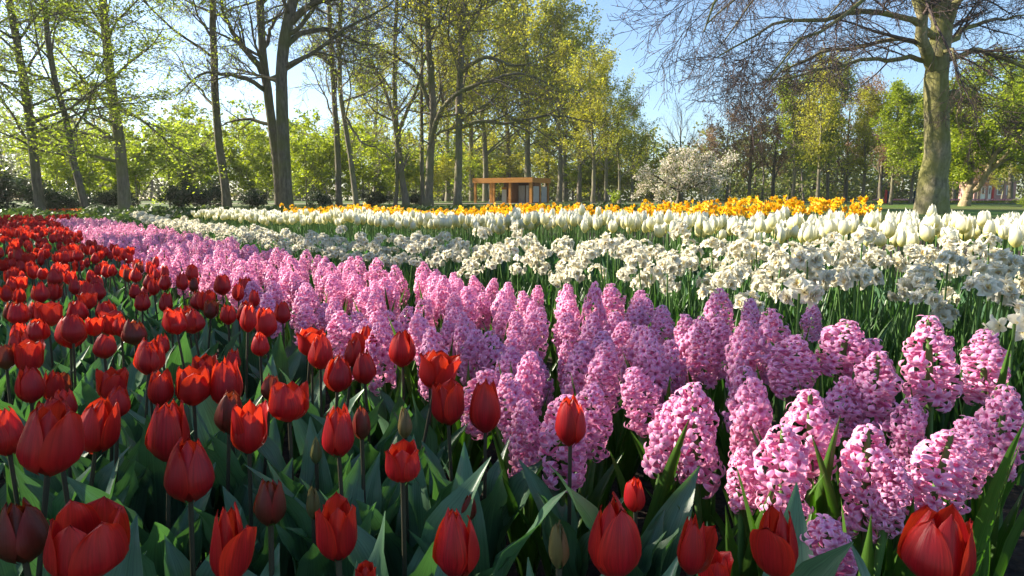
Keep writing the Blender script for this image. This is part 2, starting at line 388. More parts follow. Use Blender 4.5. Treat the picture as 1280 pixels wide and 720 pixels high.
def cards(rng, C, size, up=0.0, asp=0.55, out=None):
    n = len(C)
    nor = rng.randn(n, 3); nor[:, 2] = np.abs(nor[:, 2]) + up; nor = unit(nor)
    a = unit(np.cross(nor, rng.randn(n, 3))); b = np.cross(nor, a)
    s = (size * (0.6 + 0.8 * rng.rand(n)))[:, None] if np.isscalar(size) else size[:, None]
    V = np.stack([C - a * s * 0.5, C + b * s * asp * 0.5 + nor * s * 0.06, C + a * s * 0.5, C - b * s * asp * 0.5 + nor * s * 0.06], 1)
    return V.reshape(-1, 3), np.arange(n * 4).reshape(-1, 4)
def along(rng, P, per, jit, t0=0.15):
    m, k, _ = P.shape
    par = np.repeat(np.arange(m), per); f = (t0 + (1 - t0) * rng.rand(len(par))) * (k - 1) * 0.999
    i = f.astype(int); u = (f - i)[:, None]
    return P[par, i] * (1 - u) + P[par, i + 1] * u + rng.randn(len(par), 3) * jit
def tree(name, label, trunk, r0, seed, levels, bark, twig, leaves=(), limbs=(), group=None, flare=0.28, rtop=0.25, category='tree', burr=None, stems=None):
    """trunk: world points; levels: dicts for spawn(); leaves: (part name, material, per twig, size, jitter, up)"""
    rng = np.random.RandomState(seed)
    base = np.array(trunk[0], float)
    if name == 'woodland_tree': r0 = r0 * 0.86
    K = 26
    tp = catmull(np.array(trunk) - base, K)
    tp[1:, :2] += (np.cumsum(rng.randn(K - 1, 2), axis=0) * r0 * 0.09)
    h = np.linalg.norm(np.diff(tp, axis=0), axis=1).sum()
    s = np.linspace(0, 1, K)
    tr = r0 * (1 - (1 - rtop) * s) * (1 + flare * np.exp(-s * h / (r0 * 1.6)))
    root = empty(name, base, label, category, group)
    g = Geo()
    S = 14
    r0s = r0
    ext = tp.copy(); ext[0, 2] -= 0.15
    V, Q = tube_arrays(ext[None], tr[None], S)
    # bark swellings
    ang = np.arctan2(V[:, 1], V[:, 0])
    lump = 1 + 0.05 * np.sin(3 * ang + V[:, 2] * 0.7 + seed) + 0.04 * np.sin(5 * ang - V[:, 2] * 1.3)
    axis = np.repeat(ext, S, axis=0)
    V = axis + (V - axis) * lump[:, None]
    g.add(V, Q)
    LP, LR = [], []
    for lp, lr in limbs:
        c = catmull(np.array(lp) - base, 14); c[1:] += np.cumsum(rng.randn(13, 3), 0) * (0.045 if r0 < 0.45 else 0.10)
        LP.append(c); LR.append(lr * np.linspace(1, 0.16, 14))
    P, R = (np.array(LP), np.array(LR)) if LP else (None, None)
    if P is not None: g.add(*tube_arrays(P, R, 8))
    if burr is not None:
        for c in burr: g.add(*tube_arrays(catmull(np.array(c) - base, 8)[None], np.array([[.26, .30, .30, .27, .25, .25, .26, .12]]), 10))
    src = [(tp[None], tr[None])]
    cur = None
    br = Geo(); nb = 0
    for li, lv in enumerate(levels):
        lv = dict(lv); sides = lv.pop('sides', 4); rmin = lv.pop('rmin', 0.005)
        if li == 0:
            cp, cr = spawn(rng, tp[None], tr[None], **lv) if lv['n'] else (None, None)
            if cp is not None:
                if P is not None and P.shape[1] != cp.shape[1]:
                    P2 = np.array([catmull(x, cp.shape[1]) for x in P]); R2 = np.array([np.interp(np.linspace(0, 1, cp.shape[1]), np.linspace(0, 1, R.shape[1]), x) for x in R])
                elif P is not None: P2, R2 = P, R
                g.add(*tube_arrays(cp, cr, sides))
                cur = (np.concatenate([P2, cp]), np.concatenate([R2, cr])) if P is not None else (cp, cr)
            else: cur = (P, R)
        else:
            cur = spawn(rng, cur[0], cur[1], **lv)
            br.add(*tube_arrays(cur[0], np.maximum(cur[1], rmin), sides)); nb += 1
    link('trunk', g.mesh('trunk', bark), root)
    if nb: link('branches', br.mesh('branches', twig), root)
    for (part, mat, per, size, jit, up) in leaves:
        c = along(rng, cur[0], per, jit)
        lg = Geo(); lg.add(*cards(rng, c, size, up))
        link(part, lg.mesh(part, mat, smooth=False), root)
    return root
def copy_tree(o, loc, rz=0.0, sc=1.0, label=None, cat=None, group=None, parent=None):
    c = o.copy(); COL.objects.link(c)
    c.location = loc
    c.rotation_euler = (0, 0, rz)
    c.scale = (sc, sc, sc) if np.isscalar(sc) else sc
    if label: c['label'] = label
    if group: c['group'] = group
    for ch in o.children:
        d = ch.copy(); COL.objects.link(d); d.parent = c
        for gch in ch.children:
            e = gch.copy(); COL.objects.link(e); e.parent = d
    return c
def px_path(D, pts, extra=None):
    out = [at(x, y, D) for x, y in pts]
    b = out[0].copy(); b[2] = gz(D)
    out[0] = b
    if extra: out += [out[-1] + np.array(e) for e in extra]
    return out
def up_to(pts, H, D, lean=None):
    """pixel trunk at depth D, carried on upwards to height H above its base"""
    p = px_path(D, pts)
    d = (p[-1] - p[-2]); d = d / d[2]
    need = p[0][2] + H - p[-1][2]
    if need > 0.5: p.append(p[-1] + d * need * 0.5 + np.array((0.2, 0.1, 0))); p.append(p[-2] + d * need * 0.9 + np.array((0, 0, need * 0.1)))
    return p
LAYER = [dict(n=34, t0=0.12, t1=0.98, ang=72, ratio=0.30, K=9, grav=0.02, wig=0.10, rr=0.38, sides=6, flat=0.5),
         dict(n=10, t0=0.2, t1=1.0, ang=48, ratio=0.5, K=6, grav=0.0, wig=0.12, rr=0.55, sides=4, flat=0.7),
         dict(n=9, t0=0.15, t1=1.0, ang=45, ratio=0.5, K=5, grav=0.0, wig=0.14, rr=0.55, sides=3, flat=0.8, rmin=0.008)]
BARE = [dict(n=16, t0=0.25, t1=0.98, ang=58, ratio=0.30, K=10, grav=0.04, wig=0.13, rr=0.42, sides=6),
        dict(n=8, t0=0.2, t1=1.0, ang=48, ratio=0.5, K=7, grav=0.03, wig=0.15, rr=0.5, sides=4),
        dict(n=7, t0=0.15, t1=1.0, ang=45, ratio=0.5, K=5, grav=0.02, wig=0.16, rr=0.55, sides=3),
        dict(n=5, t0=0.2, t1=1.0, ang=42, ratio=0.55, K=4, grav=0.02, wig=0.16, rr=0.6, sides=3, rmin=0.010)]
# trunks along the sunny side
tree('woodland_tree', 'straight tree with thin dark trunk and layered leaves at the left edge', up_to([(50, 268), (46, 230), (38, 150), (26, 70), (13, 0)], 17, 24), 0.19, 11, LAYER, M['bark_dark'], M['twig_grey'],
     [('crown', M['leaf_spring'], 8, 0.115, 0.12, 1.0)], group='trees in the woodland belt')
tree('woodland_tree', 'slender tree whose curved leaning trunk rises where the pink hyacinths end', up_to([(108, 268), (102, 240), (92, 200), (83, 150), (66, 90), (54, 0)], 15, 24.5), 0.15, 12, LAYER, M['bark_dark'], M['twig_grey'],
     [('crown', M['leaf_spring'], 7, 0.115, 0.12, 1.0)], group='trees in the woodland belt')
tree('woodland_tree', 'hazy broad tree with pale trunk and wide tiers of small leaves', up_to([(156, 260), (153, 220), (146, 170), (133, 80), (124, 0)], 18, 30), 0.29, 13, LAYER, M['bark_grey'], M['twig_grey'],
     [('crown', M['leaf_spring'], 8, 0.13, 0.14, 1.0)], group='trees in the woodland belt')
tree('woodland_tree', 'single slim bare trunk standing alone beside the dark low bushes', up_to([(284, 260), (278, 210), (272, 150), (268, 60), (267, 0)], 20, 34), 0.24, 14, BARE, M['bark_dark'], M['twig_grey'],
     [('crown', M['leaf_spring'], 1, 0.10, 0.15, 0.3)], group='trees in the woodland belt', rtop=0.45)
D = 34
tree('woodland_tree', 'tall bare tree with drooping side limbs, thinner of the close pair', up_to([(351, 260), (347, 200), (338, 130), (330, 70), (326, 0)], 21, D), 0.29, 15, BARE, M['bark_dark'], M['twig_grey'],
     [('crown', M['leaf_spring'], 1, 0.10, 0.15, 0.3)],
     limbs=[([at(328, 92, D), at(300, 58, D - 0.6), at(284, 25, D - 1), at(276, -25, D - 1.2)], 0.17), ([at(333, 114, D), at(310, 98, D - .5), at(280, 90, D - 1), at(245, 92, D - 1.4), at(215, 120, D - 1.6)], 0.13),
            ([at(341, 158, D), at(318, 150, D + .4), at(290, 150, D + .8), at(266, 162, D + 1)], 0.10), ([at(329, 60, D), at(345, 30, D + .8), at(362, 5, D + 1.3)], 0.12)], group='trees in the woodland belt', rtop=0.45)
D = 33
tree('woodland_tree', 'thickest dark trunk of the close pair, forking high to one side', up_to([(358, 260), (357, 200), (355, 130), (358, 65), (371, 0)], 22, D), 0.36, 16, BARE, M['bark_dark'], M['twig_grey'],
     [('crown', M['leaf_spring'], 1, 0.10, 0.15, 0.3)],
     limbs=[([at(364, 28, D), at(385, 8, D - .6), at(410, 2, D - 1), at(450, -8, D - 1.4)], 0.18), ([at(360, 55, D), at(378, 44, D + .5), at(410, 42, D + 1), at(450, 60, D + 1.3), at(480, 60, D + 1.5)], 0.15)], group='trees in the woodland belt', rtop=0.5)
tree('woodland_tree', 'upright thin trunk next to the leaning one, crossed by bare limbs', up_to([(424, 258), (421, 190), (416, 110), (411, 0)], 20, 42), 0.23, 17, BARE, M['bark_dark'], M['twig_grey'],
     [('crown', M['leaf_spring'], 1, 0.11, 0.15, 0.3)], group='trees in the woodland belt', rtop=0.4)
tree('woodland_tree', 'thin leaning trunk with a kinked bare stem above lime shrubs', up_to([(446, 258), (438, 200), (428, 140), (423, 90), (425, 0)], 18, 38), 0.18, 18, BARE, M['bark_grey'], M['twig_grey'],
     [('crown', M['leaf_spring'], 1, 0.10, 0.15, 0.3)],
     limbs=[([at(428, 140, 38), at(450, 172, 37.7), at(480, 190, 37.5), at(490, 205, 37.3)], 0.09), ([at(424, 95, 38), at(400, 70, 37), at(380, 40, 36.5)], 0.1)], group='trees in the woodland belt', rtop=0.4)
D = 45
tree('woodland_tree', 'two-stemmed young tree with fanned limbs and pale yellow-green haze of leaves', up_to([(508, 258), (500, 200), (494, 130), (492, 60)], 19, D), 0.26, 19, BARE, M['bark_grey'], M['twig_grey'],
     [('crown', M['leaf_lime'], 2, 0.15, 0.2, 0.3)],
     limbs=[([at(499, 195, D), at(492, 150, D - .6), at(470, 90, D - 1), at(450, 40, D - 1.4)], 0.15), ([at(497, 170, D), at(520, 110, D + .8), at(535, 60, D + 1.2), at(548, 10, D + 1.4)], 0.14), ([at(494, 258, D), at(493, 220, D), at(490, 170, D), at(484, 110, D)], 0.15)], group='trees in the woodland belt')
tree('woodland_tree', 'very thin straight trunk close against the thicker neighbour with a swan-neck limb', up_to([(528, 258), (527, 180), (527, 80), (526, 0)], 20, 46), 0.17, 20, BARE, M['bark_grey'], M['twig_grey'],
     [('crown', M['leaf_olive'], 1, 0.14, 0.2, 0.3)], group='trees in the woodland belt', rtop=0.4)
D = 44
tree('woodland_tree', 'grey tree with a swan-neck limb arching across towards the pavilion', up_to([(536, 258), (537, 200), (540, 150), (536, 80), (534, 0)], 21, D), 0.31, 21, BARE, M['bark_grey'], M['twig_grey'],
     [('crown', M['leaf_olive'], 2, 0.15, 0.2, 0.3)],
     limbs=[([at(538, 185, D), at(548, 145, D - 1), at(570, 118, D - 2), at(605, 102, D - 3), at(650, 92, D - 3.6), at(690, 110, D - 4)], 0.19), ([at(537, 200, D), at(548, 172, D - .6), at(575, 160, D - 1), at(612, 152, D - 1.6)], 0.11),
            ([at(540, 140, D), at(520, 90, D), at(470, 60, D - 1), at(420, 50, D - 2), at(380, 30, D - 2.6)], 0.15)], group='trees in the woodland belt', rtop=0.4)
D = 43
tree('woodland_tree', 'straight dark-sided trunk just before the pavilion, with long level limbs', up_to([(572, 258), (573, 200), (573, 120), (577, 0)], 21, D), 0.29, 22, BARE, M['bark_grey'], M['twig_grey'],
     [('crown', M['leaf_olive'], 2, 0.15, 0.2, 0.3)],
     limbs=[([at(573, 160, D), at(600, 150, D - 1), at(640, 148, D - 2), at(690, 140, D - 2.4), at(740, 150, D - 2.8)], 0.14), ([at(575, 90, D), at(605, 70, D - 1), at(650, 80, D - 1.6), at(700, 60, D - 2)], 0.15),
            ([at(575, 60, D), at(592, 20, D + 1), at(620, -10, D + 2)], 0.16)], group='trees in the woodland belt', rtop=0.4)
# olive and golden grove behind the pavilion
GROVE = [dict(n=26, t0=0.22, t1=0.99, ang=46, ratio=0.34, K=8, grav=0.05, wig=0.11, rr=0.42, sides=5),
         dict(n=8, t0=0.2, t1=1.0, ang=46, ratio=0.5, K=6, grav=0.02, wig=0.15, rr=0.5, sides=4),
         dict(n=7, t0=0.1, t1=1.0, ang=48, ratio=0.5, K=4, grav=0.0, wig=0.16, rr=0.55, sides=3)]
GP = []
for k, (mats, per) in enumerate([((M['leaf_olive'], M['leaf_gold']), (3, 2)), ((M['leaf_gold'], M['leaf_olive']), (3, 3)), ((M['leaf_olive'], M['leaf_lime']), (3, 2))]):
    rr = np.random.RandomState(40 + k)
    tr = [(0, 0, 0), (rr.randn() * .2, rr.randn() * .2, 5), (rr.randn() * .4, rr.randn() * .4, 11), (rr.randn() * .5, rr.randn() * .5, 17)]
    GP.append(tree('grove_tree', '', tr, 0.28, 60 + k, GROVE, M['bark_grey'], M['twig_grey'],
                   [('crown', mats[0], per[0], 0.26, 0.22, 0.4), ('young_leaves', mats[1], per[1], 0.24, 0.25, 0.4)], rtop=0.12))
grove = [  # pixel x of the trunk, depth, height, prototype, label
    (591, 80, 22, 0, 'tall olive tree rising behind the open bay of the timber pavilion'),
    (607, 76, 21, 2, 'slim grove tree with leaning trunk behind the pavilion roof'),
    (634, 84, 23, 1, 'golden-leaved tree standing behind the middle of the pavilion'),
    (661, 74, 23, 0, 'tallest grove tree, its thick dark trunk straight above the pavilion'),
    (683, 84, 22, 2, 'grove tree half hidden behind the tallest one near the pavilion end'),
    (699, 70, 17.5, 1, 'golden tree with thin trunk just beyond the pavilion corner'),
    (707, 74, 18, 0, 'olive tree, second trunk beyond the pavilion corner'),
    (724, 70, 15.5, 2, 'grove tree with paler trunk between the pavilion and the blossom tree'),
    (741, 60, 11.8, 1, 'golden-crowned grove tree on the sloping shoulder of the grove'),
    (758, 66, 12.0, 0, 'olive grove tree with dense crown stepping down to the blue sky'),
    (774, 60, 9.2, 2, 'shorter grove tree at the outer edge beside the white blossom'),
    (790, 70, 9.4, 0, 'outermost grove tree whose crown ends against the open blue sky'),
    (560, 75, 18, 2, 'far grove tree behind the level-limbed trunk'),
    (470, 72, 15, 1, 'distant golden tree behind the two-stemmed young tree'),
]
for i, (px, D, H, k, lab) in enumerate(grove):
    p = at(px, 250, D); p[2] = gz(D)
    if i < 3 and False: pass
    s = H / 17.0
    copy_tree(GP[k], p, i * 2.1, (s * 1.0, s * 1.0, s), lab, group='trees of the grove behind the pavilion')
for o in GP:
    for c in list(o.children): bpy.data.objects.remove(c)
    bpy.data.objects.remove(o)
# shrubs under the trees
def shrub_proto(name, seed, H, W, mats, size, per, nst=9, bark=None):
    SH = [dict(n=nst, t0=0.02, t1=0.5, ang=W, ratio=1.0, K=7, grav=0.06, wig=0.14, rr=0.8, sides=4, taper=0.2),
          dict(n=8, t0=0.15, t1=1.0, ang=45, ratio=0.42, K=5, grav=0.03, wig=0.15, rr=0.6, sides=3),
          dict(n=6, t0=0.1, t1=1.0, ang=45, ratio=0.5, K=4, grav=0.0, wig=0.16, rr=0.6, sides=3)]
    return tree(name, '', [(0, 0, 0), (0.05, 0.03, H * 0.5), (0, 0, H)], 0.05, seed, SH, bark or M['bark_grey'], M['twig_grey'],
                [('crown', mats, per, size, 0.14, 0.5)], flare=0.2)
SHR = {'lime': [shrub_proto('spring_shrub', 70 + k, 5, 38, M['leaf_lime'], 0.27, 13) for k in range(2)],
      'green': [shrub_proto('spring_shrub', 74, 5, 45, M['leaf_spring'], 0.27, 14)],
      'gold': [shrub_proto('spring_shrub', 75, 5, 40, M['leaf_gold'], 0.28, 11)],
      'dark': [shrub_proto('evergreen_bush', 76, 2.0, 62, M['leaf_dark'], 0.15, 14, 13), shrub_proto('evergreen_bush', 77, 2.0, 68, M['leaf_dark'], 0.15, 14, 13)]}
shrubs = [  # kind, px, depth, height, width factor, label
    ('lime', 72, 32, 3.6, 1.1, 'yellow-green shrub between the two slender left trunks'),
    ('green', 118, 36, 4.0, 1.2, 'leafy green shrub right of the curved leaning trunk'),
    ('lime', 172, 40, 4.6, 1.2, 'lime shrub behind the hazy broad tree with pale trunk'),
    ('green', 212, 42, 5.0, 1.2, 'rounded mid-green shrub above the dark bushes by the lone slim trunk'),
    ('green', 246, 47, 5.2, 1.1, 'taller green shrub just left of the lone slim trunk'),
    ('lime', 312, 44, 4.6, 1.0, 'bright lime shrub between the lone slim trunk and the close pair'),
    ('lime', 333, 52, 6.0, 1.0, 'taller thin lime shrub rising behind the close pair of trunks'),
    ('lime', 383, 46, 5.0, 1.0, 'bright lime shrub just right of the close pair of trunks'),
    ('green', 402, 54, 6.0, 1.1, 'green shrub behind the upright thin trunk'),
    ('lime', 462, 48, 4.4, 1.2, 'broad lime shrub beside the kinked leaning trunk'),
    ('lime', 487, 56, 5.4, 1.1, 'lime shrub at the foot of the two-stemmed young tree'),
    ('gold', 520, 66, 5.0, 1.2, 'golden shrub behind the swan-neck tree'),
    ('lime', 548, 70, 5.0, 1.2, 'lime shrub left of the pavilion, between two straight trunks'),
    ('lime', 590, 84, 6.0, 1.3, 'bright shrub glowing behind the open bay of the pavilion'),
    ('gold', 634, 86, 6.5, 1.4, 'golden undergrowth shrub behind the pavilion roof'),
    ('gold', 716, 82, 5.5, 1.4, 'golden shrub among the thin trunks beyond the pavilion corner'),
    ('lime', 748, 74, 5.0, 1.3, 'lime shrub among the outer grove trunks'),
    ('gold', 785, 76, 5.0, 1.4, 'golden shrub at the foot of the outermost grove tree'),
    ('dark', 8, 26, 2.5, 1.3, 'large dark evergreen bush at the left edge behind the red tulips'),
    ('dark', 68, 25.5, 1.5, 1.0, 'low dark bush at the foot of the straight left-edge tree'),
    ('dark', 222, 39, 1.9, 1.0, 'dark evergreen bush left of the lone slim trunk, bigger of two'),
    ('dark', 262, 38, 1.8, 1.1, 'dark evergreen bush touching the lone slim trunk'),
    ('dark', 322, 38, 1.3, 1.0, 'small dark round bush just left of the close pair of trunks'),
    ('dark', 398, 40, 1.2, 1.0, 'small dark bush right of the close pair, behind the first yellow flowers'),
    ('dark', 470, 46, 1.2, 1.4, 'low dark bush by the leaning kinked trunk'),
    ('dark', 148, 36, 1.5, 1.2, 'dark bush at the foot of the hazy broad tree'),
    ('dark', 520, 52, 1.0, 1.6, 'low dark bush strip behind the swan-neck tree'),
]
for i, (kind, px, D, H, w, lab) in enumerate(shrubs):
    pr = SHR[kind][i % len(SHR[kind])]
    p = at(px, 250, D); p[2] = gz(D)
    ref = 2.9 if kind == 'dark' else 6.2
    s = H / ref
    copy_tree(pr, p, i * 1.7, (s * w, s * w, s), lab, group='bushes under the trees')
# blossom tree
D = 46
bt = px_path(D, [(848, 252), (848, 244), (849, 238)])
tree('blossom_tree', 'low spreading fruit tree covered in whitish-pink blossom', bt, 0.22, 81,
     [dict(n=0), dict(n=7, t0=0.15, t1=1.0, ang=50, ratio=0.55, K=6, grav=0.03, wig=0.16, rr=0.5, sides=4),
      dict(n=7, t0=0.1, t1=1.0, ang=50, ratio=0.5, K=5, grav=-0.02, wig=0.18, rr=0.55, sides=3),
      dict(n=5, t0=0.1, t1=1.0, ang=48, ratio=0.6, K=4, grav=-0.03, wig=0.18, rr=0.6, sides=3)],
     M['bark_dark'], M['twig_grey'], [('blossom', M['blossom'], 5, 0.13, 0.10, 0.3), ('crown', M['leaf_blossom'], 3, 0.13, 0.12, 0.3)],
     limbs=[([at(849, 240, D), at(838, 231, D - .3), at(822, 222, D - .6), at(800, 214, D - .8)], 0.12), ([at(849, 240, D), at(846, 225, D + .3), at(838, 205, D + .6), at(835, 192, D + .6)], 0.12),
            ([at(849, 240, D), at(858, 226, D - .4), at(868, 208, D - .8), at(876, 195, D - 1)], 0.12), ([at(849, 240, D), at(862, 231, D + .3), at(884, 224, D + .6), at(905, 218, D + .8)], 0.12),
            ([at(849, 240, D), at(840, 232, D + 1), at(818, 228, D + 2), at(802, 228, D + 2.4)], 0.1), ([at(849, 240, D), at(855, 222, D - 1.2), at(852, 205, D - 2), at(850, 196, D - 2.2)], 0.1),
            ([at(849, 240, D), at(866, 234, D - 1), at(880, 230, D - 1.6), at(893, 232, D - 2)], 0.09)], flare=0.25)
# bare grey tree far behind it
D = 80
tree('bare_tree', 'bare grey winter tree rising behind the blossom tree', px_path(D, [(852, 252), (852, 215), (850, 175), (851, 138)]), 0.2, 82,
     [dict(n=16, t0=0.3, t1=0.98, ang=32, ratio=0.42, K=8, grav=0.06, wig=0.08, rr=0.5, sides=4), dict(n=7, t0=0.2, t1=1, ang=32, ratio=0.5, K=6, grav=0.04, wig=0.1, rr=0.55, sides=3),
      dict(n=6, t0=0.1, t1=1, ang=34, ratio=0.5, K=4, grav=0.03, wig=0.1, rr=0.7, sides=3)], M['bark_grey'], M['twig_grey'], rtop=0.1)
# the big beech
D = 28
bz = gz(D)
BEECH = [dict(n=14, t0=0.42, t1=0.98, ang=62, ratio=0.42, K=14, grav=0.01, wig=0.08, rr=0.32, sides=7),
         dict(n=14, t0=0.18, t1=1.0, ang=38, ratio=0.42, K=9, grav=-0.03, wig=0.10, rr=0.40, sides=5),
         dict(n=9, t0=0.12, t1=1.0, ang=38, ratio=0.50, K=6, grav=-0.012, wig=0.12, rr=0.5, sides=3, rmin=0.009),
         dict(n=7, t0=0.1, t1=1.0, ang=40, ratio=0.50, K=4, grav=0.02, wig=0.14, rr=0.6, sides=3, rmin=0.0065)]
tr = px_path(D, [(1163, 266), (1166, 225), (1171, 180), (1172, 130), (1171, 90), (1174, 50), (1179, 0)]) + [at(1183, -120, D), at(1190, -260, D), at(1196, -380, D)]
tree('beech_tree', 'huge old beech with mossy trunk and purplish bare drooping twigs', tr, 0.50, 91, BEECH, M['bark_beech'], M['twig_beech'],
     [('buds', M['leaf_brown'], 1, 0.045, 0.02, 0.0)],
     limbs=[([at(1166, 78, D), at(1130, 74, D - .6), at(1085, 80, D - 1.2), at(1040, 94, D - 1.8), at(1000, 112, D - 2.2), at(950, 124, D - 2.6)], 0.11),
            ([at(1168, 66, D), at(1120, 48, D + .5), at(1060, 52, D + 1), at(990, 66, D + 1.4), at(945, 88, D + 1.8), at(916, 112, D + 2)], 0.12),
            ([at(1170, 48, D), at(1120, 16, D - 1), at(1050, 14, D - 2), at(970, 34, D - 3), at(925, 56, D - 3.6), at(890, 84, D - 4)], 0.14),
            ([at(1172, 30, D), at(1130, -20, D + 1), at(1060, -42, D + 2), at(970, -24, D + 2.6), at(915, 18, D + 3), at(885, 48, D + 3)], 0.17),
            ([at(1173, 10, D), at(1130, -50, D - 2), at(1050, -80, D - 4), at(960, -60, D - 5.5), at(912, -8, D - 6), at(882, 36, D - 6.3)], 0.17),
            ([at(1176, -30, D), at(1140, -80, D + 2), at(1080, -90, D + 3.5), at(1010, -50, D + 4), at(950, 10, D + 4.4), at(915, 60, D + 4.6)], 0.15),
            ([at(1174, 20, D), at(1150, -10, D - 2.4), at(1105, -14, D - 4), at(1050, 20, D - 5), at(1000, 64, D - 5.6), at(975, 100, D - 5.8)], 0.14),
            ([at(1176, 0, D), at(1150, -40, D + 2.4), at(1100, -44, D + 4), at(1050, 0, D + 5), at(1020, 50, D + 5.4)], 0.13),
            ([at(1178, -60, D), at(1140, -120, D - 1), at(1060, -140, D - 2), at(960, -110, D - 3), at(910, -44, D - 3.6), at(876, 4, D - 3.8)], 0.17),
            ([at(1171, 92, D), at(1164, 60, D - .5), at(1155, 10, D - .6), at(1150, -60, D - .4), at(1140, -160, D)], 0.27),
            ([at(1172, 90, D), at(1186, 55, D + .4), at(1200, 0, D + .6), at(1215, -80, D + .8), at(1240, -180, D)], 0.27),
            ([at(1172, 78, D), at(1200, 66, D - .6), at(1240, 60, D - 1), at(1290, 72, D - 1.6), at(1340, 90, D - 2)], 0.14),
            ([at(1172, 62, D), at(1205, 36, D + .8), at(1250, 14, D + 1.4), at(1310, 4, D + 2)], 0.16),
            ([at(1175, 40, D), at(1215, -10, D - 1), at(1270, -40, D - 2), at(1340, -30, D - 3)], 0.16),
            ([at(1180, 76, D), at(1205, 70, D - 1.5), at(1217, 80, D - 2), at(1228, 108, D - 2.3), at(1246, 124, D - 2.6), at(1262, 148, D - 2.8), at(1290, 165, D - 3)], 0.075),
            ],
     flare=0.4, rtop=0.45, burr=[[at(1170, 150, D), at(1180, 135, D - .1), at(1189, 123, D - .2), at(1196, 113, D - .2)]])
# right-hand background trees
D = 46
RG = [dict(n=0), dict(n=9, t0=0.15, t1=1.0, ang=48, ratio=0.5, K=7, grav=0.0, wig=0.14, rr=0.5, sides=4, flat=0.5), dict(n=8, t0=0.1, t1=1, ang=46, ratio=0.5, K=5, grav=0, wig=0.15, rr=0.55, sides=3, flat=0.6),
      dict(n=4, t0=0.1, t1=1, ang=46, ratio=0.6, K=4, grav=0, wig=0.15, rr=0.6, sides=3, flat=0.6)]
tree('pollard_tree', 'fresh green tree with pale knobbly forked trunk on the lawn', px_path(D, [(1206, 256), (1207, 246), (1209, 238), (1212, 230)]), 0.30, 95, RG, M['bark_pale'], M['bark_dark'],
     [('crown', M['leaf_green'], 12, 0.22, 0.18, 0.6)],
     limbs=[([at(1210, 238, D), at(1214, 222, D), at(1211, 205, D - .3), at(1214, 185, D - .4), at(1210, 140, D)], 0.2), ([at(1210, 240, D), at(1222, 234, D - .4), at(1231, 215, D - .8), at(1240, 195, D - 1), at(1262, 160, D - 1), at(1275, 120, D)], 0.2),
            ([at(1208, 240, D), at(1199, 228, D + .3), at(1192, 215, D + .6), at(1180, 205, D + 1), at(1160, 198, D + 1)], 0.13), ([at(1226, 226, D), at(1245, 208, D + .5), at(1270, 190, D + 1), at(1300, 178, D + 1.6)], 0.13),
            ([at(1214, 215, D), at(1222, 180, D + 1), at(1232, 140, D + 2), at(1240, 100, D + 2.6)], 0.15), ([at(1212, 200, D), at(1200, 170, D - 1), at(1195, 140, D - 1.6), at(1205, 115, D - 2)], 0.12),
            ([at(1231, 215, D), at(1255, 195, D - 2), at(1285, 160, D - 3), at(1310, 120, D - 4)], 0.13)], flare=0.3, rtop=0.8)
RB = [dict(n=20, t0=0.12, t1=0.98, ang=36, ratio=0.48, K=8, grav=0.05, wig=0.1, rr=0.45, sides=4), dict(n=8, t0=0.15, t1=1, ang=38, ratio=0.5, K=6, grav=0.03, wig=0.12, rr=0.55, sides=3),
      dict(n=8, t0=0.1, t1=1, ang=38, ratio=0.5, K=4, grav=0.02, wig=0.13, rr=0.7, sides=3)]
RP = {'brown': [tree('budding_tree', '', [(0, 0, 0), (0.1, 0, 3), (-0.1, 0.1, 6), (0, 0, 9)], 0.16, 96 + k, RB, M['bark_dark'], M['twig_brown'], [('crown', M['leaf_brown'], 4, 0.15, 0.12, 0.0)], rtop=0.12) for k in range(2)],
      'green': [tree('leafing_tree', '', [(0, 0, 0), (0.1, 0, 3), (-0.15, 0.1, 6), (0, 0, 10)], 0.17, 98 + k, GROVE, M['bark_grey'], M['twig_grey'], [('crown', M['leaf_green'] if k else M['leaf_lime'], 7, 0.22, 0.18, 0.5)], rtop=0.12) for k in range(2)],
      'olive': [tree('leafing_tree', '', [(0, 0, 0), (0.1, 0, 3), (-0.15, 0.1, 6), (0, 0, 10)], 0.17, 104, GROVE, M['bark_grey'], M['twig_grey'], [('crown', M['leaf_olive'], 5, 0.2, 0.18, 0.4)], rtop=0.12)]}
